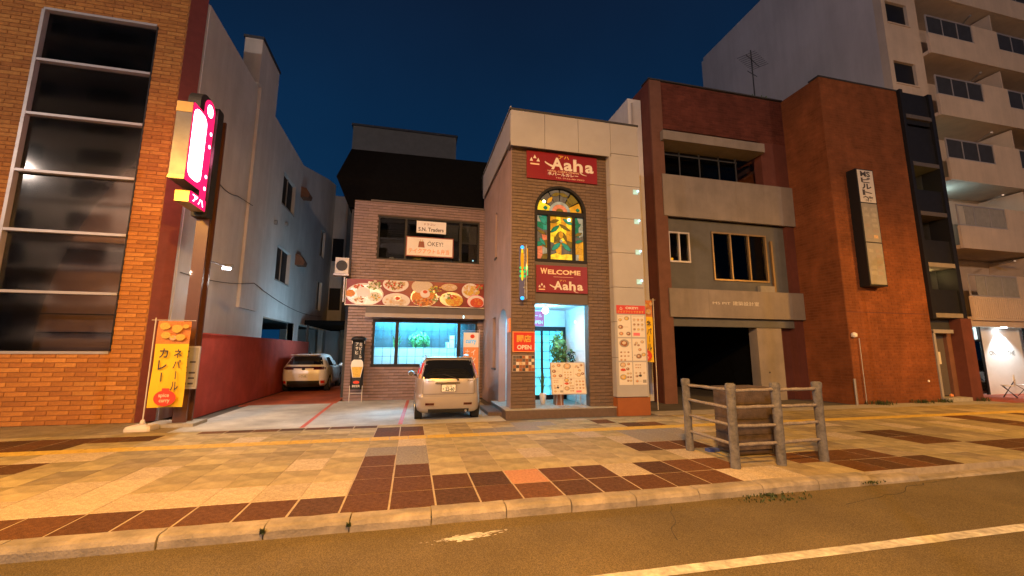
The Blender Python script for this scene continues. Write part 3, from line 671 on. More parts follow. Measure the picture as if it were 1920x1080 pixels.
# flag banners
def flag(x, y, lab, mirror=False, base=True, lean=0.0):
    t = thing('flag_banner', lab, 'banner', (x, y, 0), group='yellow curry flag banners')
    s = -1 if mirror else 1
    if base:
        mb = MB('plastic_white'); mb.rings([[(x+a*k, y+b*k, z) for a, b in ((-.24,-.17),(-.20,-.2),(.20,-.2),(.24,-.17),(.24,.17),(.20,.2),(-.20,.2),(-.24,.17))] for k, z in ((1, 0), (1, .05), (.9, .10), (.5, .125))]); mb.build('water_base', 'plastic_white', t)
        mb = MB('plastic_white'); mb.lathe((x, y, .12), [(.05, 0), (.045, .05), (.03, .10)], 12); mb.build('socket', 'plastic_white', t)
    top = 2.42 if base else 3.35
    mb = MB('plastic_white'); mb.cyl((x, y, .0 if not base else .2), (x, y, top), .013, 8); mb.build('pole', 'plastic_white', t)
    mb = MB('plastic_white'); mb.cyl((x-.08*s, y-.0, top-.05), (x+.78*s, y, top-.05), .007, 6); mb.build('crossbar', 'plastic_white', t)
    x0, x1 = (x+.06, x+.70) if not mirror else (x-.68, x-.05)
    zt_, zb = top-.07, top-1.95
    nx, nz = 10, 24
    def P(u, v): return (x0+(x1-x0)*u, y-.01-.03*math.sin(u*3.1+v*2)*(v)-.012*math.sin(v*9+u*4), zt_+(zb-zt_)*v)
    for (v0, v1, m, nm) in ((0, .27, 'curry_orange', 'photo_print'), (.27, 1, 'yellow_cloth', 'cloth')):
        mb = MB(m); mb.sm = True; k = int(nz*(v1-v0))
        V = [P(i/nx, v0+(v1-v0)*j/k) for j in range(k+1) for i in range(nx+1)]
        mb.mesh(V, [(j*(nx+1)+i, j*(nx+1)+i+1, (j+1)*(nx+1)+i+1, (j+1)*(nx+1)+i) for j in range(k) for i in range(nx)])
        mb.build(nm, m, t)
    mb = MB('yellow_food'); yp = y-.062
    for (u, v, r) in ((.25,.06,.13),(.62,.09,.14),(.3,.17,.12),(.75,.19,.12),(.52,.2,.09),(.88,.06,.08)):
        cx, cz = x0+(x1-x0)*u, zt_+(zb-zt_)*v; mb.disc(cx, cz, r*.75, r*.62, y-.058-u*.002, random.choice(['yellow_food', 'curry_orange', 'bread']), 14, .2)
        mb.disc(cx-.01, cz+.02, r*.4, r*.28, y-.061-u*.002, 'yellow_food', 12, .2)
    mb.build('food_print', 'yellow_food', t, recalc=False)
    mb = MB('ink'); W = x1-x0
    vtext(mb, 'ネパール', x0+W*.62, zt_-.60, .15, .235, yp, 'ink', .02)
    vtext(mb, 'カレー', x0+W*.18, zt_-.58, .17, .26, yp, 'ink', .02); mb.build('lettering', 'ink', t)
    mb = MB('red_ink'); cx, cz = x0+W*.5, zb+.2; mb.disc(cx, cz, .21, .17, y-.060, 'red_ink', 24); mb.box(cx-.07, cx+.07, y-.0605, y-.0600, cz+.14, cz+.21, 'red_ink')
    put_text(mb, 'spice', cx-.12, cz+.0, .2, .10, y-.0625, 'cream_ink', .02); put_text(mb, 'curry', cx-.1, cz-.11, .2, .08, y-.0625, 'cream_ink', .02); mb.build('pot_emblem', 'red_ink', t, recalc=False)
    return t
flag(-5.58, 10.88, 'yellow curry flag banner standing in a white base before the brick office block')
flag(7.22, 11.45, 'yellow curry flag banner in the gap beside the white restaurant pier', mirror=True, base=False)
# ------------------------------------------------------------------ restaurant building
Yr = 15.6
rb = thing('restaurant_building', 'low brown tiled restaurant with lit cyan window behind the beige car', 'building', (0.2, Yr, 0))
wU = (-1.38, 2.40, 5.03, 6.68); wL = (-1.38, 2.36, 1.16, 2.80)
wall(rb, 'wall', 'tile_joint', -2.24, 2.59, 0, 7.22, [wU, wL], Yr, Yr+.25)
clad(rb, 'tile', ['rtile0', 'rtile1', 'rtile2'], -2.24, 2.59, 0.0, 7.2, Yr-.001, 0.33, 0.105, 0.018, [wU, wL], focus=Vector((-1.9, 14.5, 1.2)), bond=.5, end=.004)
B(rb, 'parapet_cap', 'awning', (-1.68, 2.6, Yr-.03, Yr+.3, 7.22, 7.27)); B(rb, 'side_wall', 'rtile1', (-2.25, -2.05, Yr+.251, 22, 0, 7.15))
B(rb, 'added_glow_panel', 'window_cyan', (-2.27, -2.251, 19.6, 21.4, 1.8, 2.8)); B(rb, 'upper_recess', 'tile_joint', (-2.24, -1.7, Yr+.26, Yr+.5, 7.2, 7.24))  # unseen glowing panel added as a source for the white wall's fill
# upper window
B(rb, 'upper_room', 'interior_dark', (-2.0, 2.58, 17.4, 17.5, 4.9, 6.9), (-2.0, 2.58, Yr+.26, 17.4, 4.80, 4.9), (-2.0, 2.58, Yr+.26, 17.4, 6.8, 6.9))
fr = B(rb, 'upper_window_frame', 'frame_black', (wU[0], wU[1], Yr+.02, Yr+.12, wU[2], wU[2]+.06), (wU[0], wU[1], Yr+.02, Yr+.12, wU[3]-.06, wU[3]), (wU[0], wU[0]+.06, Yr+.02, Yr+.12, wU[2]+.061, wU[3]-.061), (wU[1]-.06, wU[1], Yr+.02, Yr+.12, wU[2]+.061, wU[3]-.061), (1.62, 1.72, Yr+.02, Yr+.12, wU[2]+.061, wU[3]-.061), (-0.42, -0.34, Yr+.02, Yr+.12, wU[2]+.061, wU[3]-.061))
for a, b in ((-1.32, -.42), (-.34, 1.62), (1.72, 2.34)): B(rb, 'upper_window_pane', 'glass_tint', (a, b, Yr+.07, Yr+.075, wU[2]+.06, wU[3]-.06))
B(rb, 'roller_blind', 'curtain', (1.05, 1.6, Yr+.22, Yr+.23, 5.95, 6.58), (1.74, 2.32, Yr+.22, Yr+.23, 5.85, 6.58))
B(rb, 'window_clutter', 'bread', (0.65, 1.05, Yr+.3, Yr+.5, 5.06, 5.22)); B(rb, 'window_clutter', 'white', (1.08, 1.38, Yr+.3, Yr+.5, 5.06, 5.26), (-.95, -.8, Yr+.3, Yr+.4, 5.06, 5.2), (1.85, 2.3, Yr+.3, Yr+.4, 5.06, 5.12)); 
mb = MB('led'); mb.ball((2.2, Yr+.3, 5.22), .03, 8); mb.build('window_lamp', 'led', rb)
# posters in upper window
t = thing('traders_sign', 'white rectangular traders sign hanging in the upstairs window', 'sign', (.55, Yr-.06, 6.3))
B(t, 'board', 'white', (0.0, 1.10, Yr-.03, Yr+.0, 6.12, 6.58)); mb = MB('ink'); put_text(mb, 'S.N. Traders', .07, 6.19, .94, .15, Yr-.032, 'ink', .02); put_text(mb, 'ドラゴン', .28, 6.42, .42, .09, Yr-.032, 'maroon_ink', .01); mb.build('lettering', 'ink', t)
t = thing('takeout_sign', 'wide white sign with red border and shopping bag in the upstairs window', 'sign', (.5, Yr-.06, 5.6))
B(t, 'board', 'sign_red', (-0.36, 1.40, Yr-.04, Yr-.01, 5.20, 5.96)); mb = MB('white'); mb.box(-.32, 1.36, Yr-.045, Yr-.041, 5.24, 5.92)
mb.build('face', 'white', t)
mb = MB('ink'); put_text(mb, 'ÖKEY!', .42, 5.62, .58, .20, Yr-.047, 'ink', .0); put_text(mb, 'テイクアウト＆弁当', -.26, 5.32, 1.5, .19, Yr-.047, 'orange_ink', .01)
mb.prism([(.08, 5.55), (.32, 5.55), (.29, 5.78), (.11, 5.78)], Yr-.048, Yr-.046, 'sign_red'); mb.cyl((.16, Yr-.047, 5.78), (.16, Yr-.047, 5.85), .01, 5, 'gold_ink'); mb.cyl((.24, Yr-.047, 5.78), (.24, Yr-.047, 5.85), .01, 5, 'gold_ink'); mb.build('lettering', 'ink', t)
# lower window: frame, glass, muntins
B(rb, 'window_frame', 'frame_black', (wL[0], wL[1], Yr-.03, Yr+.12, wL[2], wL[2]+.09), (wL[0], wL[1], Yr-.03, Yr+.12, wL[3]-.07, wL[3]), (wL[0], wL[0]+.08, Yr-.03, Yr+.12, wL[2]+.091, wL[3]-.071), (wL[1]-.07, wL[1], Yr-.03, Yr+.12, wL[2]+.091, wL[3]-.071), (-.60, -.48, Yr-.03, Yr+.12, wL[2]+.091, wL[3]-.071), (1.62, 1.74, Yr-.03, Yr+.12, wL[2]+.091, wL[3]-.071))
for a, b in ((-1.30, -.60), (-.48, 1.62), (1.74, 2.29)): B(rb, 'window_pane', 'glass', (a, b, Yr+.05, Yr+.055, wL[2]+.09, wL[3]-.07))
mb = MB('dark_grey')
for i in range(1, 12):
    x = -1.30+i*.285
    if x > 1.62: break
    if not (-.62 < x < -.46): mb.box(x-.007, x+.007, Yr+.062, Yr+.075, wL[2]+.09, wL[3]-.07)
for z in (1.52, 1.80, 2.13, 2.42): mb.box(-1.30, 1.62, Yr+.058, Yr+.072, z-.006, z+.006)
mb.build('muntin', 'dark_grey', rb)
# dining room
B(rb, 'room_back_wall', 'interior_mauve', (-2.0, 2.58, 18.4, 18.5, 0.3, 3.1)); B(rb, 'room_side_wall', 'interior_mauve', (-2.04, -2.0, Yr+.26, 18.4, 0.3, 3.1), (2.54, 2.58, Yr+.26, 18.4, 0.3, 3.1))
B(rb, 'room_floor', 'interior_white', (-2.0, 2.54, Yr+.26, 18.4, 0.2, 0.3)); B(rb, 'room_ceiling', 'interior_white', (-2.0, 2.54, Yr+.26, 18.4, 2.95, 3.05))
B(rb, 'partition', 'interior_white', (-1.95, 1.75, Yr+.5, Yr+.55, .3, 1.83)); B(rb, 'beam', 'interior_white', (-2.0, 2.54, 17.0, 17.2, 2.35, 2.95))
B(rb, 'inner_window', 'window_cyan', (0.55, 1.25, 18.38, 18.399, 1.6, 2.35)); B(rb, 'inner_window', 'window_cyan', (-.35, .1, 18.38, 18.399, 1.6, 2.35))
B(rb, 'inner_window_bar', 'dark_grey', (.89, .92, 18.36, 18.379, 1.6, 2.35), (.55, 1.25, 18.36, 18.378, 1.98, 2.0))
B(rb, 'shelf_item', 'white', (1.42, 1.58, Yr+.62, Yr+.8, 1.83, 2.3), (1.28, 1.4, Yr+.62, Yr+.8, 1.83, 2.05))
for x in (-.35, 1.05): 
    B(rb, 'ceiling_light', 'lamp_cyan', (x-.32, x+.32, 16.4, 16.8, 2.90, 2.945)); B(rb, 'wall_light', 'lamp_cyan', (x-.2+.12, x+.36, 16.96, 16.995, 2.55, 2.78))
area('dining_light', (0.2, 16.7, 2.85), (0.2, 16.7, 0), 3.2, 0.8, 650, CYAN)
area('dining_front_light', (0.2, Yr+.35, 2.85), (0.2, Yr+.5, 1.3), 3.2, 0.15, 420, CYAN)
area('dining_spill', (0.3, Yr+.3, 2.3), (0.3, 12.5, 0), 3.0, 0.8, 130, CYAN)
# plants in window
def leafy(name, label, cat, c, r, n, leaf, mats, pot=None, group=None):
    t = thing(name, label, cat, (c[0], c[1], c[2]), group=group); mb = MB(mats[0])
    for i in range(n):
        d = Vector((random.gauss(0, 1), random.gauss(0, 1), random.gauss(0, 1))).normalized()*random.random()**.4
        p = Vector(c)+Vector((d.x*r[0], d.y*r[1], d.z*r[2])); nrm = (d+Vector((random.uniform(-.6, .6), random.uniform(-.8, .2), random.uniform(-.6, .6)))).normalized()
        a = nrm.orthogonal().normalized(); a.rotate(Matrix.Rotation(random.uniform(0, 6.28), 3, nrm)); b = nrm.cross(a); s = leaf*random.uniform(.6, 1.3)
        mb.face([p-a*s, p-a*s*.3+b*s*.38, p+a*s*.5+b*s*.3+nrm*s*.1, p+a*s*1.1, p+a*s*.5-b*s*.3+nrm*s*.1, p-a*s*.3-b*s*.38], random.choice(mats))
    mb.build('foliage', mats[0], t, recalc=False)
    if pot:
        mb = MB(pot[1]); z0 = pot[0]; mb.lathe((c[0], c[1], z0), [(.09, 0), (.12, .2), (.13, .24)], 14); mb.build('pot', pot[1], t)
        mb = MB('crate'); mb.cyl((c[0], c[1], z0+.2), (c[0], c[1], c[2]), .018, 7); mb.build('stem', 'crate', t)
    return t
leafy('potted_plant', 'bushy green potted plant seen through the restaurant window', 'plant', (.28, 16.6, 2.1), (.42, .25, .36), 260, .075, ['leaf', 'leaf_light'], (1.3, 'white'))
def blades(name, label, base, n, h, w, spread, m, pot=None):
    t = thing(name, label, 'plant', base); mb = MB(m)
    for i in range(n):
        a = random.uniform(0, 6.28); L = h*random.uniform(.6, 1); sp = spread*random.uniform(.2, 1); dx, dy = math.cos(a)*sp, math.sin(a)*sp
        s = Vector((-math.sin(a), math.cos(a), 0)); prev = None
        for k in range(6):
            u = k/5; p = Vector(base)+Vector((dx*u*u, dy*u*u, L*u)); ww = w*(1-u**2)*(0.5+u) + .002
            cur_ = (p-s*ww, p+s*ww)
            if prev: mb.face([prev[0], prev[1], cur_[1], cur_[0]])
            prev = cur_
    mb.build('leaves', m, t, recalc=False)
    if pot: 
        mb = MB('white'); mb.lathe((base[0], base[1], pot), [(.075, 0), (.10, .26), (.10, base[2]-pot+.02)], 14); mb.build('pot', 'white', t)
    return t
blades('banana_plant', 'plant with broad pale green leaves at the left of the restaurant window', (-.62, 16.35, 1.6), 6, .75, .06, .5, 'leaf_light')
# awning and banner
B(rb, 'awning', 'awning', (-1.62, 2.58, Yr-.35, Yr-.02, 3.0, 3.25)); B(rb, 'awning_lip', 'awning_lip', (-1.62, 2.58, Yr-.38, Yr-.351, 2.88, 3.02))
B(rb, 'awning_lamp', 'led', (1.78, 1.82, Yr-.392, Yr-.381, 2.9, 3.0))
bn = thing('food_banner', 'long red banner printed with plates of curry above the restaurant window', 'banner', (.2, Yr-.1, 3.8))
by = Yr-.12
B(bn, 'banner_board', 'sign_red', (-2.33, 2.58, by, Yr-.02, 3.33, 4.24)); B(bn, 'edge_trim', 'off_white', (-2.35, 2.59, by-.006, Yr-.015, 3.30, 3.33), (-2.36, -2.33, by-.006, Yr-.015, 3.331, 4.24))
mb = MB('plate'); BL = [0]
def dsc(x, z, rx, rz, m, jag=0.0, n=22):
    BL[0] += 1; mb.disc(x, z, rx, rz, by-.003-BL[0]*.00012, m, n, jag)
x0b = -2.33; sc_ = 4.91/1800; z0b = 4.24
def bx(px): return x0b+(px-70)*sc_
def bz(py, px=0): return 4.26-(py-70-(px-70)*.035)*(.93/335)
def plate(px, py, rx, ry, m='plate'):
    rz = ry*(.93/335); rxx = rx*sc_; z = bz(py, px); z = min(max(z, 3.34+0), 4.23)
    # clip to banner by limiting radius
    rzu = min(rz, 4.235-z); rzd = min(rz, z-3.335); BL[0] += 1
    P = []
    for i in range(28):
        t_ = 2*math.pi*i/28; P.append((max(-2.325, min(2.575, bx(px)+rxx*math.cos(t_))), by-.003-BL[0]*.00012, max(3.335, min(4.235, z+rz*math.sin(t_)))))
    mb.face(P, m)
def bits(px, py, rx, ry, ms, n, s):
    for i in range(n):
        a = random.uniform(0, 6.28); d = random.random()**.5; qx, qy = px+rx*d*math.cos(a), py+ry*d*math.sin(a)
        z = bz(qy, qx); X = bx(qx)
        if 3.36 < z < 4.21 and -2.3 < X < 2.55: dsc(X, z, s*random.uniform(.6, 1.2), s*random.uniform(.5, 1), random.choice(ms), .5, 9)
plate(300, 280, 235, 145, 'plate'); plate(300, 285, 215, 128, 'steel'); bits(225, 180, 60, 28, ['curry_brown', 'curry_red'], 25, .035); plate(120, 265, 60, 45, 'curry_orange'); plate(275, 250, 90, 62, 'plate'); plate(235, 355, 80, 50, 'white'); bits(240, 350, 55, 35, ['bread', 'curry_brown', 'rice'], 22, .04); plate(425, 310, 85, 60, 'off_white'); bits(425, 310, 70, 50, ['rice', 'yellow_food', 'salad'], 30, .035)
bits(405, 160, 90, 55, ['salad', 'rice', 'white', 'salad'], 45, .045)
plate(685, 150, 165, 100); plate(685, 148, 140, 80, 'off_white'); bits(680, 150, 125, 70, ['curry_brown', 'curry_red', 'salad', 'curry_brown', 'bread'], 90, .04)
plate(700, 365, 178, 98); plate(700, 365, 150, 78, 'off_white'); bits(690, 375, 130, 60, ['rice', 'bread', 'rice'], 50, .05); plate(715, 335, 40, 32, 'steel'); plate(715, 335, 30, 24, 'curry_red')
plate(1060, 320, 180, 125, 'steel'); plate(1060, 330, 165, 105, 'curry_orange'); bits(1060, 380, 140, 50, ['curry_red', 'curry_orange', 'curry_brown', 'bread'], 60, .045); plate(1000, 180, 110, 85, 'rice'); plate(1080, 175, 90, 65, 'rice'); bits(1200, 220, 85, 50, ['salad', 'yellow_food', 'curry_brown'], 45, .04); plate(1070, 275, 65, 55, 'plate'); plate(1070, 250, 30, 22, 'curry_red'); bits(1215, 335, 60, 40, ['salad', 'white'], 20, .04)
plate(1390, 190, 110, 50, 'bread'); bits(1390, 190, 90, 32, ['rice', 'bread'], 28, .045)
plate(1420, 350, 155, 95, 'steel'); plate(1460, 370, 120, 75, 'yellow_food'); bits(1480, 385, 90, 55, ['yellow_food', 'curry_orange'], 45, .045); bits(1370, 310, 60, 35, ['salad', 'white'], 25, .04); bits(1440, 320, 45, 25, ['curry_red'], 14, .04)
plate(1680, 240, 120, 105, 'plate'); bits(1690, 230, 110, 80, ['yellow_food', 'bread', 'rice', 'yellow_food'], 75, .05); bits(1800, 190, 45, 35, ['curry_red', 'salad'], 25, .04)
plate(1760, 385, 125, 90, 'poster_pink'); plate(1760, 385, 118, 84, 'plate'); plate(1770, 400, 92, 65, 'curry_red'); bits(1770, 395, 60, 40, ['curry_orange', 'curry_red'], 25, .04)
mb.build('plates_print', 'plate', bn, recalc=False)
# beer stand sign
t = thing('beer_sign', 'tall black stand sign showing a glass of beer against the tiled wall', 'sign', (-1.78, 15.2, 0)); yb = 15.15
mb = MB('black'); mb.rings([[(-1.78+a*.21, yb+.06+b*.06, z) for a, b in ((-1,.6),(-.6,-.7),(0,-1),(.6,-.7),(1,.6))] for z in (.42, 2.05)]); mb.build('board', 'black', t)
mb = MB('frame_black'); mb.lathe((-1.78, yb+.06, 2.05), [(.22, 0), (.25, .04), (.24, .10), (.12, .15)], 16); mb.build('cap', 'frame_black', t)
mb = MB('off_white'); mb.prism([(-1.96, 1.35), (-1.98, 1.2), (-1.91, .82), (-1.65, .82), (-1.58, 1.2), (-1.60, 1.35), (-1.66, 1.41), (-1.90, 1.41)], yb-.012, yb-.004); mb.build('glass_print', 'off_white', t)
mb = MB('yellow_food'); mb.prism([(-1.955, 1.17), (-1.89, .83), (-1.67, .83), (-1.605, 1.17)], yb-.018, yb-.013); mb.build('beer_print', 'yellow_food', t)
mb = MB('off_white'); vtext(mb, '生ビール', -1.74, 2.0, .09, .14, yb-.014, 'off_white', .02); vtext(mb, 'アサヒ', -1.86, 2.0, .09, .14, yb-.014, 'off_white', .02); put_text(mb, 'BEER', -1.9, .5, .25, .07, yb-.014, 'off_white', .02); mb.disc(-1.78, .66, .1, .05, yb-.014, 'red_ink'); mb.build('lettering', 'off_white', t)
mb = MB('plastic_white')
for x in (-1.98, -1.58): mb.cyl((x, yb+.02, 0), (x, yb+.02, .55), .012, 6); mb.cyl((x, yb+.02, 1.95), (x, yb+.02, 2.05), .014, 6)
mb.cyl((-1.98, yb+.02, .3), (-1.58, yb+.02, .3), .008, 6); mb.build('stand', 'plastic_white', t)
# flag beside window
t = thing('lassi_flag', 'pale blue and orange flag banner behind the beige car by the window', 'banner', (2.38, 15.1, 0))
mb = MB('plastic_white'); mb.cyl((2.38, 15.1, 0), (2.38, 15.1, 2.5), .012, 7); mb.cyl((1.75, 15.1, 2.44), (2.55, 15.1, 2.44), .007, 6); mb.build('pole', 'plastic_white', t)
B(t, 'upper_print', 'white', (1.80, 2.35, 15.08, 15.085, 1.85, 2.38)); B(t, 'lower_print', 'orange_print', (1.80, 2.35, 15.08, 15.085, .5, 1.85))
mb = MB('red_ink'); mb.disc(2.12, 2.24, .08, .07, 15.077, 'red_ink')
for i in range(2): vtext(mb, 'インド' if i else 'ナン', 1.86+i*.22, 1.8, .16, .25, 15.076, 'white', .02)
put_text(mb, 'curry', 1.88, 1.95, .38, .16, 15.076, 'window_cyan', .02); mb.build('lettering', 'red_ink', t)
# ac unit left
t = thing('air_conditioner', 'boxy outdoor air conditioner unit on a bracket left of the food banner', 'air conditioner', (-2.5, 15.5, 4.3))
B(t, 'casing', 'white_wall', (-2.72, -2.28, 15.3, 15.6, 4.38, 4.95)); mb = MB('dark_grey'); mb.cyl((-2.5, 15.295, 4.66), (-2.5, 15.299, 4.66), .19, 20); mb.build('fan_grille', 'dark_grey', t)
B(t, 'bracket', 'frame_light', (-2.76, -2.25, 15.28, 15.62, 4.31, 4.37), (-2.42, -2.38, 15.4, 15.44, 3.4, 4.31))
# dark roofed house behind
t = thing('dark_roofed_house', 'black mansard roofed house rising behind the restaurant', 'house', (0, 20, 0))
mb = MB('black_roof')
mb.rings([[(-2.6, 16.6, 7.25), (3.6, 16.6, 7.25), (3.6, 24, 7.25), (-2.6, 24, 7.25)], [(-3.15, 16.7, 8.5), (3.6, 16.7, 8.5), (3.6, 24, 8.5), (-3.15, 24, 8.5)], [(-2.75, 17.3, 10.0), (3.6, 17.3, 10.05), (3.6, 24, 10), (-2.75, 24, 10)]]); mb.build('roof', 'black_roof', t)
B(t, 'wall', 'dark_grey', (-2.5, 3.6, 16.8, 24, 0, 7.24)); B(t, 'blue_light_streak', 'window_cyan', (1.0, 2.3, 16.4, 16.42, 7.3, 7.38))  # glowing strip stands in for a blue light streak along the parapet
t = thing('distant_building', 'grey flat roofed apartment block far behind the black roof', 'building', (-1, 32, 0))
B(t, 'wall', 'grey_wall', (-4.75, 2.7, 30, 40, 0, 17.9)); B(t, 'roof_edge', 'dark_grey', (-4.85, 2.8, 29.9, 40.1, 17.9, 18.05)); 
# ------------------------------------------------------------------ tower
tw = thing('restaurant_tower', 'brown tiled entrance tower with white cladding and arched stained glass window', 'building', (4.5, 11, 0))
Yt = 11.0; door = (3.27, 4.84, 0.22, 3.02); sig = (3.28, 4.84, 3.3, 6.5)
ac, az, ar = 4.06, 5.72, 0.785
B(tw, 'platform', 'tile1', (2.42, 5.56, 10.80, 12.86, -.2, 0.19), (2.05, 2.42, 11.3, 12.9, -.2, .09)); B(tw, 'platform_top', 'concrete', (2.40, 5.57, 10.78, 12.86, 0.19, 0.215))
wall(tw, 'front_wall', 'tile_joint', 2.6, 5.56, .215, 7.9, [(door[0], door[1], .215, 3.02), (3.28, 4.84, 4.22, az)], Yt, Yt+.25)
def arch_cut(z):
    if 4.2 < z <= az: return (ac-ar-.0, ac+ar+.0)
    if az < z < az+ar: s = math.sqrt(ar*ar-(z-az)**2); return (ac-s, ac+s)
# the wall above the springing line is opened with a boolean arch
def cut(o, cutter):
    md = o.modifiers.new('b', 'BOOLEAN'); md.operation = 'DIFFERENCE'; md.object = cutter; md.solver = 'EXACT'
    bpy.context.view_layer.update(); dg = bpy.context.evaluated_depsgraph_get(); me = bpy.data.meshes.new_from_object(o.evaluated_get(dg))
    o.modifiers.clear(); o.data = me; bpy.data.objects.remove(cutter)
fw = [c for c in tw.children if c.name.startswith('front_wall')][0]
cm = MB('black'); cm.prism([(ac+ar*math.cos(a), az+ar*math.sin(a)) for a in [math.pi*i/24 for i in range(25)]]+[(ac-ar, az-.3), (ac+ar, az-.3)], Yt-.5, Yt+.6); cu = cm.build('cutter'); cu.location = -ORG[tw.name]+ORG[tw.name]; cut(fw, cu)
clad(tw, 'tile', ['tile0', 'tile1', 'tile2'], 2.6, 5.56, .215, 7.72, Yt-.001, 0.30, 0.092, 0.015, [(door[0], door[1], .2, 3.02), (3.27, 4.86, 3.02, 4.22), arch_cut], focus=Vector((3.4, 10, 1.4)), end=.004)
side_h = [(13.05, 13.3, 4.75, 6.3), (13.1, 13.6, 1.18, 2.8), (11.5, 12.6, .1, 2.4)]
wall(tw, 'side_wall', 'stucco_pink', 11.01, 15.58, 0, 7.9, side_h, 2.59, 2.8, axis='x')
sw = [c for c in tw.children if c.name.startswith('side_wall')][0]
cm = MB('black'); V = [(12.05+.55*math.cos(a), 2.4+.55*math.sin(a)) for a in [math.pi*i/20 for i in range(21)]]+[(11.5, 2.2), (12.6, 2.2)]; yz_prism(cm, V, 2.3, 3.1); cut(sw, cm.build('cutter'))
for h in side_h[:2]: B(tw, 'slit_window', 'frame_black', (2.7, 2.74, h[0], h[1], h[2], h[3]))
for h in side_h[:2]: B(tw, 'slit_window_sill', 'frame_black', (2.55, 2.69, h[0]-.03, h[1]+.03, h[2]-.05, h[2]))
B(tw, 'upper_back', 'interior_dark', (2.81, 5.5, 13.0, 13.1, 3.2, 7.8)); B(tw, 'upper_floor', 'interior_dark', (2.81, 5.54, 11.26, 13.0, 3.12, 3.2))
B(tw, 'rear_wall', 'stucco_pink', (2.6, 6.4, 15.59, 15.8, 0, 7.9)); B(tw, 'right_wall', 'brown_wall', (6.3, 6.5, 11.2, 15.58, 0, 7.9))
B(tw, 'lintel', 'awning', (3.275, 4.835, Yt-.02, Yt+.2, 3.021, 3.30)); B(tw, 'sill_panel', 'awning', (3.28, 4.84, Yt-.01, Yt+.2, 4.12, 4.215))
# vestibule
B(tw, 'vestibule_back_wall', 'interior_white', (2.81, 4.86, 12.87, 12.95, .216, 3.05)); B(tw, 'vestibule_ceiling', 'interior_white', (2.81, 5.0, 11.26, 12.9, 3.04, 3.11))
B(tw, 'vestibule_side_wall', 'interior_white', (4.87, 5.0, 11.26, 12.9, .216, 3.04))
mats_w = ['interior_white']
clad(tw, 'tile', mats_w, 11.27, 12.85, .22, 3.03, 4.869, 0.3, 0.092, 0.012, axis='x', singles=0)
dr = B(tw, 'door_frame', 'frame_black', (3.25, 4.84, 12.80, 12.86, 2.36, 2.50), (4.74, 4.84, 12.80, 12.86, .22, 2.36), (3.20, 3.30, 12.80, 12.86, .22, 2.36), (4.0, 4.07, 12.80, 12.86, .22, 2.36), (3.3, 4.74, 12.80, 12.86, .22, .36))
B(tw, 'door_pane', 'door_glow', (3.3, 4.0, 12.84, 12.85, .36, 2.36), (4.07, 4.74, 12.84, 12.85, .36, 2.36))
mb = MB('dark_grey')
for x in (3.53, 3.77, 4.3, 4.52): mb.box(x-.008, x+.008, 12.82, 12.83, .36, 2.36)
for k in range(1, 8): mb.box(3.3, 4.74, 12.818, 12.828, .36+k*.27, .374+k*.27)
mb.build('door_muntin', 'dark_grey', tw)
t = thing('door_poster', 'red and white poster above the door inside the entrance', 'poster', (3.9, 12.8, 2.75)); B(t, 'sheet', 'poster_pink', (3.5, 4.12, 12.84, 12.865, 2.52, 2.99)); mb = MB('white'); put_text(mb, 'ネパール', 3.56, 2.8, .5, .1, 12.837, 'white', .02); put_text(mb, 'OPEN', 3.75, 2.58, .33, .12, 12.837, 'white', .03); mb.build('lettering', 'white', t)
t = thing('wall_notice', 'pale notice sheet on the tiled side wall inside the entrance', 'notice', (4.85, 11.7, 2.2)); B(t, 'sheet', 'white', (4.84, 4.852, 11.35, 12.0, 1.75, 2.72)); 
mb = MB('led'); mb.ball((4.82, 11.9, 2.6), .05, 8); mb.build('lamp', 'led', t)
t = thing('entrance_bulb', 'bright bluish white bulb hanging in the entrance ceiling', 'lamp', (3.75, 11.5, 2.95)); mb = MB('lamp_white'); mb.ball((3.72, 11.45, 2.88), .09, 12); mb.build('globe', 'lamp_white', t); mb = MB('white'); mb.cyl((3.72, 11.45, 2.96), (3.72, 11.45, 3.04), .05, 10); mb.build('socket', 'white', t)
point('entrance_light', (3.72, 11.45, 2.85), 800, (0.12, 0.62, 1.0), .09)
leafy('tall_plant', 'tall leafy green plant standing beside the entrance door', 'plant', (4.45, 12.4, 1.75), (.28, .25, .62), 260, .09, ['leaf', 'leaf', 'leaf_light'], (.22, 'curry_brown'))
leafy('dark_plant', 'small dark hanging plant on the side wall of the entrance', 'plant', (4.68, 11.9, 1.55), (.14, .12, .25), 60, .06, ['leaf', 'frame_black'])
blades('snake_plant', 'spiky plant in a white pot on the entrance floor', (3.72, 11.75, .5), 16, .65, .02, .25, 'leaf', pot=.22)
# stained glass window
G = []
def gcol(nm, c, s): LIT(nm, c, s, base=tuple(x*.5 for x in c), rough=.25)
gcol('sg_amber', (0.66, 0.34, 0.02), .55); gcol('sg_yellow', (0.85, 0.60, 0.03), .8); gcol('sg_green', (0.02, 0.26, 0.14), .35); gcol('sg_teal', (0.03, 0.30, 0.20), .5)
gcol('sg_brown', (0.20, 0.14, 0.02), .40); gcol('sg_clear', (0.35, 0.38, 0.30), .5); gcol('sg_orange', (0.70, 0.22, 0.10), .55); gcol('sg_grey', (0.16, 0.15, 0.12), .35)
sgw = MB('frame_black'); yw = Yt+.06
pr = ar-.03
outer = [(ac+ar*math.cos(a), az+ar*math.sin(a)) for a in [math.pi*i/24 for i in range(25)]]; inner = [(ac+(ar-.07)*math.cos(a), az+(ar-.07)*math.sin(a)) for a in [math.pi*i/24 for i in range(25)]]
for i in range(24): sgw.prism([outer[i], outer[i+1], inner[i+1], inner[i]], Yt-.03, Yt+.10)
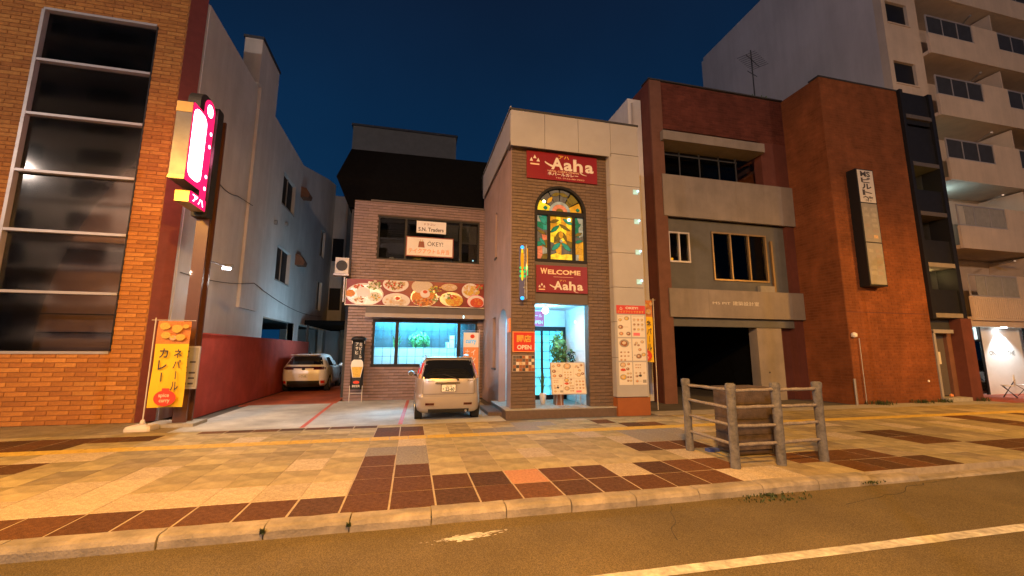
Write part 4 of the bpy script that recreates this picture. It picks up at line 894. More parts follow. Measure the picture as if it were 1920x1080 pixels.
sgw.box(ac-ar, ac-ar+.07, Yt-.03, Yt+.1, 4.22, az); sgw.box(ac+ar-.07, ac+ar, Yt-.03, Yt+.1, 4.22, az); sgw.box(ac-ar+.07, ac+ar-.07, Yt-.03, Yt+.1, 4.22, 4.30); sgw.box(ac-ar+.07, ac+ar-.07, Yt-.035, Yt+.1, 5.60, 5.73)
sgw.box(3.66, 3.74, Yt-.02, Yt+.1, 4.30, 5.60); sgw.box(4.42, 4.50, Yt-.02, Yt+.1, 4.30, 5.60)
sgf = sgw.build('arch_window_frame', 'frame_black', tw)
def pane(poly, m, y=yw, name='stained_glass_pane'):
    g = MB(m); g.prism(poly, y, y+.012); return g.build(name, m, tw)
# voronoi-like mosaic in each light: irregular pieces on a jittered grid
def mosaic(x0, x1, z0, z1, nx, nz, pal, seed):
    rd = random.Random(seed); G_ = [[(x0+(x1-x0)*i/nx+(rd.uniform(-.3, .3)*(x1-x0)/nx if 0 < i < nx else 0), z0+(z1-z0)*j/nz+(rd.uniform(-.3, .3)*(z1-z0)/nz if 0 < j < nz else 0)) for i in range(nx+1)] for j in range(nz+1)]
    for j in range(nz):
        for i in range(nx):
            q = [G_[j][i], G_[j][i+1], G_[j+1][i+1], G_[j+1][i]]; cx, cz = sum(a for a, _ in q)/4, sum(b for _, b in q)/4
            m = pal((cx-x0)/(x1-x0), (cz-z0)/(z1-z0), rd); pane([(cx+(a-cx)*.96, cz+(b-cz)*.96) for a, b in q], m)
    B(tw, 'leading', 'black', (x0, x1, yw+.013, yw+.02, z0, z1)) if False else None
def palL(u, v, rd):
    if v > .8 and u < .4: return 'sg_clear'
    if .75 < v and u > .4: return 'sg_teal'
    return rd.choice(['sg_clear', 'sg_grey', 'sg_orange', 'sg_green', 'sg_brown']) if v > .3 else rd.choice(['sg_orange', 'sg_clear', 'sg_brown'])
def palC(u, v, rd):
    if v > .65: return rd.choice(['sg_yellow', 'sg_amber', 'sg_amber', 'sg_yellow'])
    if v < .35: return rd.choice(['sg_brown', 'sg_grey', 'sg_amber']) if v > .12 else 'sg_yellow'
    return rd.choice(['sg_amber', 'sg_brown', 'sg_yellow', 'sg_amber'])
def palR(u, v, rd):
    if u > .6 and v > .6: return 'sg_clear'
    return rd.choice(['sg_orange', 'sg_grey', 'sg_clear', 'sg_amber']) if v < .5 else rd.choice(['sg_green', 'sg_grey', 'sg_clear'])
mosaic(3.345, 3.66, 4.30, 5.60, 2, 7, palL, 1); mosaic(3.74, 4.42, 4.30, 5.60, 4, 7, palC, 2); mosaic(4.50, 4.775, 4.30, 5.60, 2, 7, palR, 3)
def leafp(cx, cz, L, W, ang, m, dy=.01):
    P = []
    for i in range(12):
        a = 2*math.pi*i/12; u, v = L*math.cos(a), W*math.sin(a)*(1-.35*abs(math.cos(a))); P.append((cx+u*math.cos(ang)-v*math.sin(ang), cz+u*math.sin(ang)+v*math.cos(ang)))
    pane(P, m, yw-dy, 'glass_leaf'); 
    g = MB('black'); g.prism([(cx+(a-cx)*1.14, cz+(b-cz)*1.14) for a, b in P], yw-dy+.004, yw-dy+.008); g.build('leading', 'black', tw)
for a in ((3.53, 5.45, .15, .06, -.9, 'sg_teal'), (3.52, 4.82, .13, .05, -.9, 'sg_teal'), (4.60, 5.36, .11, .06, .5, 'sg_green'), (4.62, 4.88, .12, .05, .3, 'sg_green'), (3.5, 5.1, .13, .05, -.4, 'sg_brown'), (4.62, 5.1, .12, .05, .4, 'sg_brown'),
          (4.30, 5.46, .15, .06, -.5, 'sg_teal'), (3.93, 4.70, .17, .07, .7, 'sg_teal'), (4.24, 4.70, .17, .07, -.7, 'sg_teal'), (3.9, 5.22, .16, .06, .7, 'sg_green'), (4.2, 5.28, .17, .05, -.5, 'sg_brown'), (3.88, 5.45, .14, .05, .3, 'sg_brown'), (3.97, 5.0, .13, .05, 1.2, 'sg_brown'), (4.2, 5.0, .13, .05, -1.2, 'sg_brown'), (4.08, 5.05, .1, .09, 1.57, 'sg_amber')):
    leafp(*a)
pane([(4.085+.045*math.cos(2*math.pi*i/10), 4.87+.045*math.sin(2*math.pi*i/10)) for i in range(10)], 'sg_clear', yw-.014)
# arch: fan of segments around a small inner arch
for r0, r1, n, pal in ((.33, .68, 6, ['sg_yellow', 'sg_grey', 'sg_grey', 'sg_grey', 'sg_brown', 'sg_amber']), (.24, .325, 1, ['sg_clear']), (.12, .235, 1, ['sg_orange']), (0.001, .115, 1, ['sg_brown'])):
    for k in range(n):
        a0, a1 = math.pi*(n-k-1)/n, math.pi*(n-k)/n
        if n > 1: a0 += .03; a1 -= .03
        s = 3 if n > 1 else 14
        for i in range(s) if False else [0]:
            P = [(ac+r1*math.cos(a0+(a1-a0)*j/s), az+.015+r1*math.sin(a0+(a1-a0)*j/s)) for j in range(s+1)]+[(ac+r0*math.cos(a1+(a0-a1)*j/s), az+.015+r0*math.sin(a1+(a0-a1)*j/s)) for j in range(s+1)]
            pane([(x, max(z, 5.731)) for x, z in P], pal[k])
for a in ((3.62, 5.84, .06, .06, 0, 'sg_green'), (4.62, 5.84, .055, .055, 0, 'sg_green'), (3.75, 6.08, .13, .06, .9, 'sg_amber'), (3.95, 6.27, .14, .06, .3, 'sg_brown'), (4.18, 6.27, .14, .06, -.3, 'sg_brown'), (4.38, 6.08, .13, .06, -.9, 'sg_brown')): leafp(*a)
B(tw, 'window_lamp', 'warm_lamp', (3.55, 3.61, Yt+.5, Yt+.56, 5.98, 6.04)); B(tw, 'window_lamp', 'warm_lamp', (4.30, 4.37, yw+.02, yw+.06, 5.50, 5.57))
mb = MB('warm_lamp'); mb.cyl((3.575, yw-.02, 6.02), (3.575, yw-.012, 6.02), .045, 12); mb.cyl((4.335, yw-.022, 5.52), (4.335, yw-.016, 5.52), .045, 12); mb.build('window_bulb', 'warm_lamp', tw)
# white cladding: fascia and right column made of panels
Yf = 10.75
xsn = [2.50, 3.52, 4.56, 5.60, 6.52]
for a, b in zip(xsn, xsn[1:]):
    B(tw, 'white_panel', 'white_panel', (a+.006, b-.006, Yf, Yf+.03, 7.50 if a < 5.5 else 7.62, 8.58))
for a, b in zip([10.79, 12.3, 13.9, 15.5], [12.3, 13.9, 15.5, 15.9][:3]): B(tw, 'white_panel', 'white_panel', (2.50, 2.53, a+.004, b-.004, 7.65, 8.72))
zc = [.47, 1.55, 2.55, 3.54, 4.56, 5.60, 6.62, 7.61]
for a, b in zip(zc, zc[1:]): B(tw, 'white_panel', 'white_panel', (5.57, 6.52, Yf, Yf+.03, a+.006, b-.006)); B(tw, 'white_panel', 'white_panel', (5.54, 5.565, Yf+.003, 11.0, a+.006, b-.006))
B(tw, 'fascia_core', 'awning', (2.535, 6.5, Yf+.035, 11.2, 7.55, 8.56), (2.535, 6.5, 11.2, 15.8, 7.85, 8.56), (5.57, 6.5, Yf+.035, 11.25, 0.0, 7.55)); B(tw, 'roof_cap', 'dark_grey', (2.48, 6.54, Yf-.02, 15.8, 8.585, 8.64))
B(tw, 'column_base', 'orange_base', (5.57, 6.53, Yf-.03, Yf+.034, -.05, .455), (5.54, 5.569, Yf-.03, 11.0, -.05, .455)); B(tw, 'roof_corner_slab', 'dark_grey', (2.5, 6.5, 15.5, 15.82, 8.1, 8.58))
for z in (6.45, 5.53, 4.60, 3.72):
    t = thing('accent_lamp', 'small square bluish lamp on the white column, %s' % {6.45: 'topmost of four', 5.53: 'second from the top', 4.60: 'third from the top', 3.72: 'lowest of four'}[z], 'lamp', (6.36, Yf, z), group='square lamps up the white column')
    B(t, 'plate', 'accent_plate', (6.28, 6.43, Yf-.02, Yf-.002, z-.07, z+.07)); mb = MB('led'); mb.ball((6.43, Yf-.03, z+.03), .03, 8); mb.build('bulb', 'led', t)
# signs on tower
def aaha(mb, x, z, w, h, y):
    put_text(mb, 'A', x+.10*w, z+.02*h, w*.25, h*.72, y, 'off_white', .03); put_text(mb, 'a', x+.36*w, z+.0*h, w*.18, h*.5, y, 'off_white', .03)
    put_text(mb, 'h', x+.56*w, z+.0*h, w*.2, h*.74, y, 'off_white', .03); put_text(mb, 'a', x+.81*w, z-.0*h, w*.18, h*.5, y, 'off_white', .03)
    P = []
    for i in range(9):
        t_ = i/8; P.append((x+w*(-.03+.18*t_), z+h*(.42-.22*math.sin(t_*1.5)), .045*h+.02*h*t_))
    for a, b in zip(P, P[1:]): mb.prism([(a[0], a[1]-a[2]), (b[0], b[1]-b[2]), (b[0], b[1]+b[2]), (a[0], a[1]+a[2])], y-.0012, y-.0002, 'off_white')
    P = []
    for i in range(11):
        t_ = i/10; ang = math.pi+t_*1.5; P.append((x+w*(.85+.15*math.cos(ang)), z+h*(.05+.22*math.sin(ang)), (.07-.05*t_)*h))
    for a, b in zip(P, P[1:]): mb.prism([(a[0]-a[2]*.5, a[1]-a[2]*.4), (b[0]-b[2]*.2, b[1]-b[2]*.8), (b[0]+b[2]*.5, b[1]+b[2]*.6), (a[0]+a[2]*.5, a[1]+a[2]*.4)], y-.0022, y-.0013, 'off_white')
    for q, ww in ((.10, .09), (.27, .09), (.36, .2), (.56, .09), (.81, .19)): pass
def emblem(mb, x, z, r, y):
    for a in (90, 210-20, -30+20):
        cx, cz = x+r*.62*math.cos(R(a)), z+r*.45*math.sin(R(a))+.1*r
        mb.prism([(cx-.3*r, cz-.25*r), (cx+.3*r, cz-.25*r), (cx, cz+.42*r)], y-.0012, y-.0002, 'off_white')
    mb.box(x-r*.8, x+r*.8, y-.0012, y-.0002, z-r*.85, z-r*.6, 'cream_ink')
t = thing('name_sign', 'large dark red Aaha name board high on the tower above the arched window', 'sign', (4.12, Yt, 7.1))
B(t, 'board', 'sign_red', (3.03, 5.22, Yt-.06, Yt-.014, 6.66, 7.50)); ys = Yt-.063
mb = MB('off_white'); aaha(mb, 3.62, 6.98, 1.5, .52, ys); emblem(mb, 3.27, 7.22, .17, ys); vt = put_text(mb, 'アハ', 4.0, 7.33, .33, .11, ys, 'gold_ink', .03)
put_text(mb, 'NEPAL CURRY DINING', 3.66, 6.91, .98, .05, ys-.003, 'cream_ink', .01); put_text(mb, 'ネパールカレー', 3.66, 6.80, .95, .10, ys, 'off_white', .03); put_text(mb, 'TEL 0166-00-7070', 3.9, 6.72, .9, .04, ys, 'cream_ink', 0); mb.build('lettering', 'off_white', t)
t = thing('welcome_sign', 'dark red WELCOME Aaha board above the entrance door', 'sign', (4.06, Yt, 3.7))
B(t, 'board', 'sign_red', (3.30, 4.83, Yt-.05, Yt-.025, 3.34, 4.11)); ys = Yt-.053
mb = MB('off_white'); put_text(mb, 'W', 3.42, 3.86, .2, .17, ys, 'cream_ink', .03); put_text(mb, 'ELCOME', 3.64, 3.86, .98, .135, ys, 'cream_ink', .03); aaha(mb, 3.72, 3.42, .98, .34, ys); emblem(mb, 3.46, 3.50, .11, ys); put_text(mb, 'アハ', 3.98, 3.66, .2, .05, ys, 'gold_ink', .02); mb.box(3.8, 4.4, ys-.001, ys, 3.785, 3.792, 'cream_ink'); mb.build('lettering', 'off_white', t)
t = thing('open_sign', 'red square sign reading OPEN on the left pier of the entrance', 'sign', (2.94, Yt, 1.97))
B(t, 'board', 'orange_print', (2.63, 3.25, Yt-.05, Yt-.015, 1.69, 2.24)); B(t, 'face', 'sign_red2', (2.655, 3.225, Yt-.054, Yt-.0505, 1.715, 2.215)); mb = MB('off_white'); put_text(mb, '開店', 2.74, 1.95, .41, .2, Yt-.057, 'gold_ink', .035); put_text(mb, 'OPEN', 2.75, 1.76, .40, .12, Yt-.057, 'off_white', .035); mb.build('lettering', 'off_white', t)
t = thing('photo_sheet', 'sheet of small food photographs below the OPEN sign', 'poster', (2.94, Yt, 1.4)); B(t, 'sheet', 'awning_lip', (2.63, 3.25, Yt-.03, Yt-.015, 1.17, 1.61))
mb = MB('ink')
for i in range(7):
    for j in range(5): 
        x, z = 2.645+i*.086, 1.185+j*.083; mb.box(x, x+.078, Yt-.033, Yt-.0305, z, z+.075, random.choice(['curry_brown', 'bread', 'plate', 'curry_brown', 'ink', 'rice', 'gold_ink' if j < 2 and 2 < i < 5 else 'awning']))
mb.build('photo_print', 'ink', t)
t = thing('side_notice', 'small pale notice on the corner of the entrance side wall', 'notice', (2.57, 11.15, 2.4)); B(t, 'sheet', 'orange_print', (2.55, 2.585, 11.02, 11.3, 2.22, 2.6))
# neon sign
t = thing('neon_sign', 'narrow projecting lit sign in orange, green and yellow on the tower pier', 'sign', (2.86, 10.8, 3.8)); 
B(t, 'frame', 'steel', (2.94, 2.965, 10.70, 10.725, 3.10, 4.60)); B(t, 'frame', 'steel', (2.94, 2.965, 10.88, 10.90, 3.10, 4.60)); B(t, 'bracket', 'steel', (2.86, 2.90, 10.7, 10.99, 4.3, 4.33), (2.86, 2.90, 10.7, 10.99, 3.4, 3.43))
mb = MB('clear_tube'); mb.sm = True; mb.cyl((2.84, 10.78, 3.14), (2.84, 10.78, 4.52), .075, 14); mb.build('tube', 'clear_tube', t)
def band(m, x, z, rx, rz, nm):
    mb = MB(m); mb.ball((x, 10.70, z), rx, 10, sz=rz/rx); mb.build(nm, m, t)
band('neon_blue', 2.83, 4.52, .05, .05, 'blue_tube'); band('neon_blue', 2.83, 3.12, .055, .05, 'blue_tube')
band('neon_yellow', 2.83, 4.36, .035, .15, 'yellow_tube'); band('neon_orange', 2.83, 4.20, .05, .24, 'orange_tube'); band('neon_orange', 2.83, 4.02, .045, .16, 'orange_tube'); band('neon_yellow', 2.83, 3.76, .038, .17, 'yellow_tube')
for z in (3.95, 3.85, 3.72): band('neon_green', 2.78, z, .028, .035, 'green_tube'); band('neon_green', 2.90, z, .028, .035, 'green_tube')
B(t, 'edge_strip', 'neon_orange', (2.968, 2.99, 10.70, 10.72, 4.02, 4.5)); B(t, 'edge_strip', 'neon_green', (2.968, 2.99, 10.70, 10.72, 3.75, 4.0))
point('neon_light', (2.95, 10.6, 4.0), 3.0, (1, .5, .1), .1)
# menu printing helper
def menu_sheet(mb, x0, x1, z0, z1, y, seed, kind):
    rd = random.Random(seed); w, h = x1-x0, z1-z0; k = [0]
    def d(u, v, r, m, jag=.15, q=.75):
        k[0] += 1; mb.disc(x0+u*w, z0+v*h, r*w, r*w*q, y-.0003*(1+k[0]*.15), m, 14, jag)
    ms = ['curry_brown', 'bread', 'curry_orange', 'yellow_food', 'curry_brown']
    def dish(u, v, r): d(u, v, r*1.15, 'curtain', 0); d(u, v, r*.85, rd.choice(ms), .3); d(u-.02, v+.01, r*.4, 'rice', .4)
    def line(u0, u1, v): mb.box(x0+u0*w, x0+u1*w, y-.0008, y-.0002, z0+v*h, z0+(v+.012)*h, 'curtain')
    if kind == 0: dish(.2, .78, .12); dish(.7, .85, .17); dish(.22, .45, .18); dish(.25, .15, .15); dish(.8, .15, .16); line(.45, .8, .45); line(.1, .4, .93)
    elif kind == 1:
        for i in range(3):
            for j in range(3): dish(.2+.3*i, .8-.22*j, .09); line(.1+.3*i, .28+.3*i, .72-.22*j)
        mb.box(x0+.1*w, x0+.6*w, y-.001, y-.0002, z0+.06*h, z0+.2*h, 'interior_mauve'); line(.1, .9, .94)
    elif kind == 2: dish(.45, .78, .32); d(.45, .8, .14, 'rice'); [dish(.2+.27*i, .38-.17*j, .07) for i in range(3) for j in range(3) if not (i == 2 and j == 2)]; line(.75, .95, .8)
    elif kind == 3: [dish(*p) for p in ((.3, .8, .1), (.2, .72, .08), (.45, .7, .09), (.75, .85, .12), (.55, .5, .12), (.45, .2, .2), (.82, .28, .15), (.15, .25, .05))]
    elif kind == 4: dish(.3, .88, .2); dish(.72, .92, .1); d(.3, .66, .2, 'curry_red', .3, .5); dish(.65, .7, .12); dish(.3, .34, .22); [dish(.65+.2*(i % 2), .5-.16*(i//2), .08) for i in range(6)]
    else: [dish(.2+.16*i, .88-.12*j, .05) for i in range(3) for j in range(2)]; [dish(.2+.3*i, .52, .07) for i in range(3)]; d(.5, .4, .12, 'ink', .3); dish(.25, .38, .1); dish(.25, .16, .1); mb.box(x0+.68*w, x0+.95*w, y-.001, y-.0002, z0+.08*h, z0+.22*h, 'curtain'); line(.4, .6, .15)
t = thing('column_menu', 'tall menu panel with red OKEY header on the white column', 'menu board', (6.05, Yf, 1.8)); ym = Yf-.008
B(t, 'header', 'sign_red2', (5.60, 6.50, Yf-.012, Yf-.001, 2.78, 3.02)); mb = MB('off_white'); put_text(mb, 'OKEY!', 5.88, 2.91, .4, .07, Yf-.014, 'off_white', .03); put_text(mb, 'テイクアウトできます', 5.63, 2.80, .82, .07, Yf-.014, 'gold_ink', .02); emblem(mb, 5.74, 2.93, .05, Yf-.014); mb.build('header_lettering', 'off_white', t)
q = 0
for j in range(3):
    for i in range(2):
        x0, x1 = (5.62, 6.03) if i == 0 else (6.06, 6.47); z1 = 2.74-j*.66; z0 = z1-.62
        sh = B(t, 'menu_sheet', 'off_white', (x0, x1, ym, Yf-.002, z0, z1)); mb = MB('curry_brown'); menu_sheet(mb, x0, x1, z0, z1, ym, q, [0, 1, 2, 3, 4, 5][q]); mb.build('menu_print', 'curry_brown', sh, recalc=False); q += 1
# A-frame board
t = thing('menu_stand', 'tilted white menu stand with six food sheets on the entrance step', 'menu board', (4.25, 11.0, .215)); 
Tm = Matrix.Translation((0, 11.0, .52)) @ Matrix.Rotation(R(-9), 4, 'X') @ Matrix.Translation((0, -11.0, -.52))
mb = MB('frame_light'); mb.T = Tm; mb.box(3.74, 4.76, 11.0, 11.03, .55, 1.42); mb.build('board', 'frame_light', t)
q = 0
for j in range(2):
    for i in range(3):
        x0 = 3.765+i*.325; z0 = .99-j*.42; mb = MB('off_white'); mb.T = Tm; mb.box(x0, x0+.315, 10.992, 10.999, z0, z0+.41); sh = mb.build('menu_sheet', 'off_white', t)
        mb = MB('curry_brown'); mb.T = Tm; menu_sheet(mb, x0, x0+.315, z0, z0+.41, 10.992, 20+q, [0, 2, 3, 5, 4, 1][q]); mb.build('menu_print', 'curry_brown', sh, recalc=False); q += 1
mb = MB('frame_light'); 
for x in (3.98, 4.55): mb.tube([(x, 10.96, .56), (x, 10.93, .22)], .012, 6); mb.tube([(x, 11.15, 1.3), (x, 11.32, .22)], .012, 6)
mb.tube([(3.9, 10.93, .25), (4.65, 10.93, .25)], .012, 6); mb.build('stand_legs', 'frame_light', t)
B(None, 'crate_box', 'curry_brown', (3.98, 4.22, 11.4, 11.6, .22, .6), label='small brown box on the entrance floor behind the menu stand', category='box')
# white service block behind the gap
t = thing('service_tower', 'small white walled block rising between the tower and the brown garage building', 'building', (8.1, 14.5, 0)); B(t, 'wall', 'white_wall', (7.82, 8.38, 13.5, 15.6, 0, 11.5)); B(t, 'pipe', 'frame_light', (7.95, 8.0, 13.44, 13.498, 6, 11.3))
# gap wall behind
B(None, 'alley_wall', 'dark_grey', (6.6, 7.8, 15.5, 15.7, 0, 6), label='dark wall closing the alley right of the white restaurant column', category='wall')
# ------------------------------------------------------------------ garage building
Yg = 12.95
gb = thing('garage_building', 'brown building with cream balcony bands over a dark open garage', 'building', (11.5, Yg, 0))
wall(gb, 'wall', 'brown_wall', 8.42, 14.6, -.3, 12.02, [(8.9, 13.35, 8.2, 10.1), (8.9, 14.2, -.3, 7.0)], Yg+.02, Yg+.4)
B(gb, 'pier', 'brown_pier', (8.41, 8.90, Yg-.06, Yg+.015, -.3, 12.0)); B(gb, 'side_wall', 'brown_wall', (8.42, 8.62, Yg+.401, 22, -.3, 12.0)); B(gb, 'parapet_cap', 'dark_grey', (8.38, 14.58, Yg-.07, Yg+.45, 12.02, 12.07))
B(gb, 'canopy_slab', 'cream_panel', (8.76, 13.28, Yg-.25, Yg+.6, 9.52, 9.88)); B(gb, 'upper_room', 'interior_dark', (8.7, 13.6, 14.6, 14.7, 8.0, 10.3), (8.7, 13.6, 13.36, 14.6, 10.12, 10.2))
B(gb, 'upper_glass', 'glass_dark', (8.9, 12.5, 13.45, 13.46, 8.3, 9.3)); B(gb, 'upper_mullion', 'dark_grey', *[(x, x+.04, 13.42, 13.47, 8.25, 9.5) for x in (9.0, 9.9, 10.8, 11.7, 12.5)], (8.9, 12.6, 13.42, 13.46, 9.3, 9.34))
for (a, b, z0, z1) in ((8.74, 11.9, 6.62, 8.22), (11.906, 14.58, 6.62, 8.22)): B(gb, 'upper_band', 'cream_panel', (a, b, Yg-.10, Yg+.018, z0, z1))
for (a, b) in ((8.76, 10.35), (10.356, 14.58)): B(gb, 'lower_band', 'cream_panel', (a, b, Yg-.12, Yg+.018, 2.93, 3.95))
mb = MB('off_white'); put_text(mb, 'MS PIT', 10.5, 3.42, .75, .09, Yg-.123, 'off_white', 0); put_text(mb, '建築設計室', 11.35, 3.40, 1.15, .15, Yg-.123, 'off_white', 0); mb.build('lettering', 'white_panel', gb)
gw = [(8.98, 9.88, 4.95, 6.10), (10.84, 13.3, 4.35, 6.22)]
wall(gb, 'window_wall', 'grey_wall', 8.9, 14.2, 3.96, 6.61, gw, Yg+.15, Yg+.3)
for h, n, m in ((gw[0], 2, 'frame_light'), (gw[1], 3, 'frame_bronze')):
    fx = [h[0]+(h[1]-h[0])*i/n for i in range(n+1)]
    w = B(gb, 'window', m, (h[0], h[1], Yg+.10, Yg+.2, h[2], h[2]+.06), (h[0], h[1], Yg+.10, Yg+.2, h[3]-.06, h[3]), *[(x-.03 if 0 < i < n else (x if i == 0 else x-.06), x+.03 if 0 < i < n else (x+.06 if i == 0 else x), Yg+.10, Yg+.2, h[2]+.061, h[3]-.061) for i, x in enumerate(fx)])
    for a, b in zip(fx, fx[1:]): B(w, 'pane', 'glass_dark', (a+.03, b-.03, Yg+.18, Yg+.185, h[2]+.06, h[3]-.06))
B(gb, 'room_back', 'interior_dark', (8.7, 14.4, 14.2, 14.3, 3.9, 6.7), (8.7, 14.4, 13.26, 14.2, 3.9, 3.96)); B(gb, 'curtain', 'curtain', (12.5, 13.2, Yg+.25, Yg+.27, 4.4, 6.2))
B(gb, 'drain_pipe', 'frame_bronze', (13.45, 13.53, Yg+.05, Yg+.13, 3.96, 6.0)); B(gb, 'balcony_vent', 'curtain', (12.75, 13.4, Yg+.0, Yg+.14, 3.951, 4.2))
t_o = MB('neon_orange'); t_o.ball((9.1, Yg+.12, 5.06), .05, 8); t_o.build('indicator_lamp', 'neon_orange', gb)
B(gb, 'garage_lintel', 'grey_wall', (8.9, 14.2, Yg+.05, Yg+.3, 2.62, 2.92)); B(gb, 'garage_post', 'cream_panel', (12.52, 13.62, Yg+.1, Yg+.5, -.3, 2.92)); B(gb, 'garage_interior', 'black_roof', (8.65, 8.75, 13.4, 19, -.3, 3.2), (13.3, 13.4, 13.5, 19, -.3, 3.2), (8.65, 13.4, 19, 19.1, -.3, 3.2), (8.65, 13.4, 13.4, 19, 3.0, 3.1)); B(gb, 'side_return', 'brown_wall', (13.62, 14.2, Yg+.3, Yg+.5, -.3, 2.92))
mb = MB('ink'); mb.box(12.9, 12.95, Yg+.08, Yg+.099, .95, 1.0); mb.build('lock', 'ink', gb)
# antenna
t = thing('roof_antenna', 'television antenna standing on the roof of the brown garage building', 'antenna', (14.37, 14, 12)); mb = MB('dark_grey'); mb.cyl((14.37, 14, 11.9), (14.37, 14, 15.2), .03, 6); mb.build('mast', 'dark_grey', t)
mb = MB('dark_grey'); mb.cyl((13.7, 13.6, 14.55), (15.3, 14.5, 14.9), .015, 5); mb.cyl((13.9, 13.8, 13.95), (14.9, 14.3, 14.2), .015, 5)
for k in range(9): p = Vector((13.7, 13.6, 14.55)).lerp(Vector((15.3, 14.5, 14.9)), k/8); mb.cyl(p+Vector((.2, -.3, 0)), p-Vector((.2, -.3, 0)), .01, 4)
mb.build('aerial', 'dark_grey', t)
t = thing('roof_pots', 'small dark potted plants on the roof parapet beside the antenna', 'plants', (13.9, 13.1, 12)); mb = MB('leaf')
for x in (13.35, 13.75, 13.95):
    for i in range(18): a = random.uniform(0, 6.28); p = Vector((x, 13.15, 12.08)); q = p+Vector((.12*math.cos(a), .1*math.sin(a), random.uniform(.08, .22))); mb.face([p, q, q+Vector((.03, 0, -.03))])
mb.build('foliage', 'leaf', t, recalc=False)
# ------------------------------------------------------------------ orange brick block (tenants' sign)
Ym = 11.3
mg = thing('orange_block', 'windowless orange brick block with tenant sign and glazed stair bay at its right', 'building', (16.5, Ym, 0))
B(mg, 'front_wall', 'orange_wall', (14.6, 18.46, Ym, Ym+.3, -.1, 12.05)); B(mg, 'side_wall', 'orange_wall', (14.6, 14.85, Ym+.301, 22, -.3, 12.05)); B(mg, 'parapet_cap', 'dark_grey', (14.56, 18.46, Ym-.03, Ym+.4, 12.05, 12.1)); B(mg, 'roof', 'dark_grey', (14.86, 20.2, Ym+.41, 22, 11.9, 12.0))
for i_, c_ in enumerate([(0.245,0.078,0.027), (0.23,0.072,0.025), (0.26,0.084,0.030)]): M('obrick%d' % i_, c_, .85, var=.3, scale=2.0, bump=.3, stain=.25, streak=.35, spec=.25)
for i_, c_ in enumerate([(0.140,0.038,0.025), (0.122,0.033,0.022), (0.155,0.043,0.028)]): M('bbrick%d' % i_, c_, .85, var=.3, scale=2.0, bump=.3, stain=.25, streak=.35, spec=.25)
clad(mg, 'brick', ['obrick0', 'obrick1', 'obrick2'], 14.6, 18.46, 0, 12.04, Ym-.001, .30, .10, .012, singles=0, proud=.008)
clad(mg, 'brick', ['obrick0', 'obrick1', 'obrick2'], Ym, 13.2, -.1, 12.04, 14.599, .30, .10, .012, axis='x', singles=0, proud=.008)
clad(gb, 'brick', ['bbrick0', 'bbrick1', 'bbrick2'], 8.905, 14.58, 10.1, 12.0, Yg+.019, .30, .10, .012, singles=0, proud=.008)
B(mg, 'wall_joint', 'brown_wall', (14.61, 18.45, Ym-.011, Ym-.0095, 3.1, 3.13))
# stair bay
B(mg, 'bay_side', 'frame_black', (18.47, 18.62, Ym-.12, Ym+.5, 2.95, 12.1)); B(mg, 'bay_side', 'frame_black', (20.0, 20.2, Ym-.12, Ym+.5, 2.6, 12.1)); B(mg, 'bay_side_wall', 'dark_grey', (20.0, 20.2, Ym+.51, 18, 0, 12.1))
for z in (3.0, 4.9, 6.9, 8.9, 10.9): B(mg, 'landing', 'cream_panel' if z < 5 else 'awning', (18.63, 19.99, Ym-.12, Ym+1.5, z, z+.16)); B(mg, 'bay_glass', 'frame_black', (18.63, 19.99, Ym-.05, Ym-.04, z+.17, z+1.05))
B(mg, 'bay_panel', 'frame_black', (18.63, 19.99, Ym-.03, Ym+.02, 9.07, 10.6), (18.63, 19.99, Ym-.03, Ym+.02, 10.7, 12.05)); B(mg, 'bay_back', 'interior_dark', (18.47, 20.2, Ym+1.5, Ym+1.6, 0, 12))
B(mg, 'lit_window', 'window_yellow', (18.75, 19.85, Ym+1.3, Ym+1.35, 7.25, 8.2)); mb = MB('warm_lamp'); mb.ball((18.98, Ym+1.1, 7.45), .09, 10); mb.ball((19.4, Ym+.6, 4.72), .07, 10); mb.cyl((19.25, Ym+.6, 4.8), (19.6, Ym+.6, 4.8), .07, 10); mb.build('stair_lamp', 'warm_lamp', mg)
point('stair_light', (19.3, Ym+.5, 4.5), 6, (1, .6, .25), .08); point('stair_upper_light', (19.2, Ym+1.0, 7.6), 4, (1, .7, .2), .08)
dr = B(mg, 'door', 'awning', (18.62, 19.48, Ym+.3, Ym+.36, .16, 2.42)); B(dr, 'notice', 'off_white', (19.02, 19.2, Ym+.28, Ym+.299, 1.3, 1.75)); B(mg, 'door_frame', 'frame_light', (18.5, 18.60, Ym-.02, Ym+.36, .14, 2.5), (18.5, 19.5, Ym-.04, Ym+.30, 2.43, 2.56)); B(mg, 'door_step', 'concrete', (18.5, 19.75, Ym-.15, Ym+.3, 0, .13)); B(mg, 'door_transom', 'dark_grey', (18.5, 19.75, Ym+.2, Ym+.3, 2.57, 2.99)); B(mg, 'door_side_panel', 'brown_pier', (19.5, 19.74, Ym+.2, Ym+.4, 0, 2.56))
B(mg, 'doorway_pier', 'brown_wall', (19.75, 20.3, Ym-.15, Ym+.5, 0, 2.98)); 
for x in (18.95,): mb = MB('orange_print'); mb.ball((x, Ym-.02, .2), .06, 8); mb.build('door_light', 'orange_print', mg)
t = thing('tenant_sign', 'tall projecting tenant sign box with three white panels on the orange wall', 'sign', (15.6, Ym, 6.2)); xs0, xs1, ysn = 15.35, 16.15, 10.95
B(t, 'case', 'frame_black', (xs0, xs1, ysn, Ym-.0, 4.0, 8.30))
for k, (a, b) in enumerate(((7.04, 8.26), (5.58, 7.0), (4.06, 5.54))):
    B(t, 'panel', 'off_white' if k == 0 else 'curtain', (xs0+.05, xs1-.04, ysn-.012, ysn-.001, a, b))
mb = MB('ink'); 
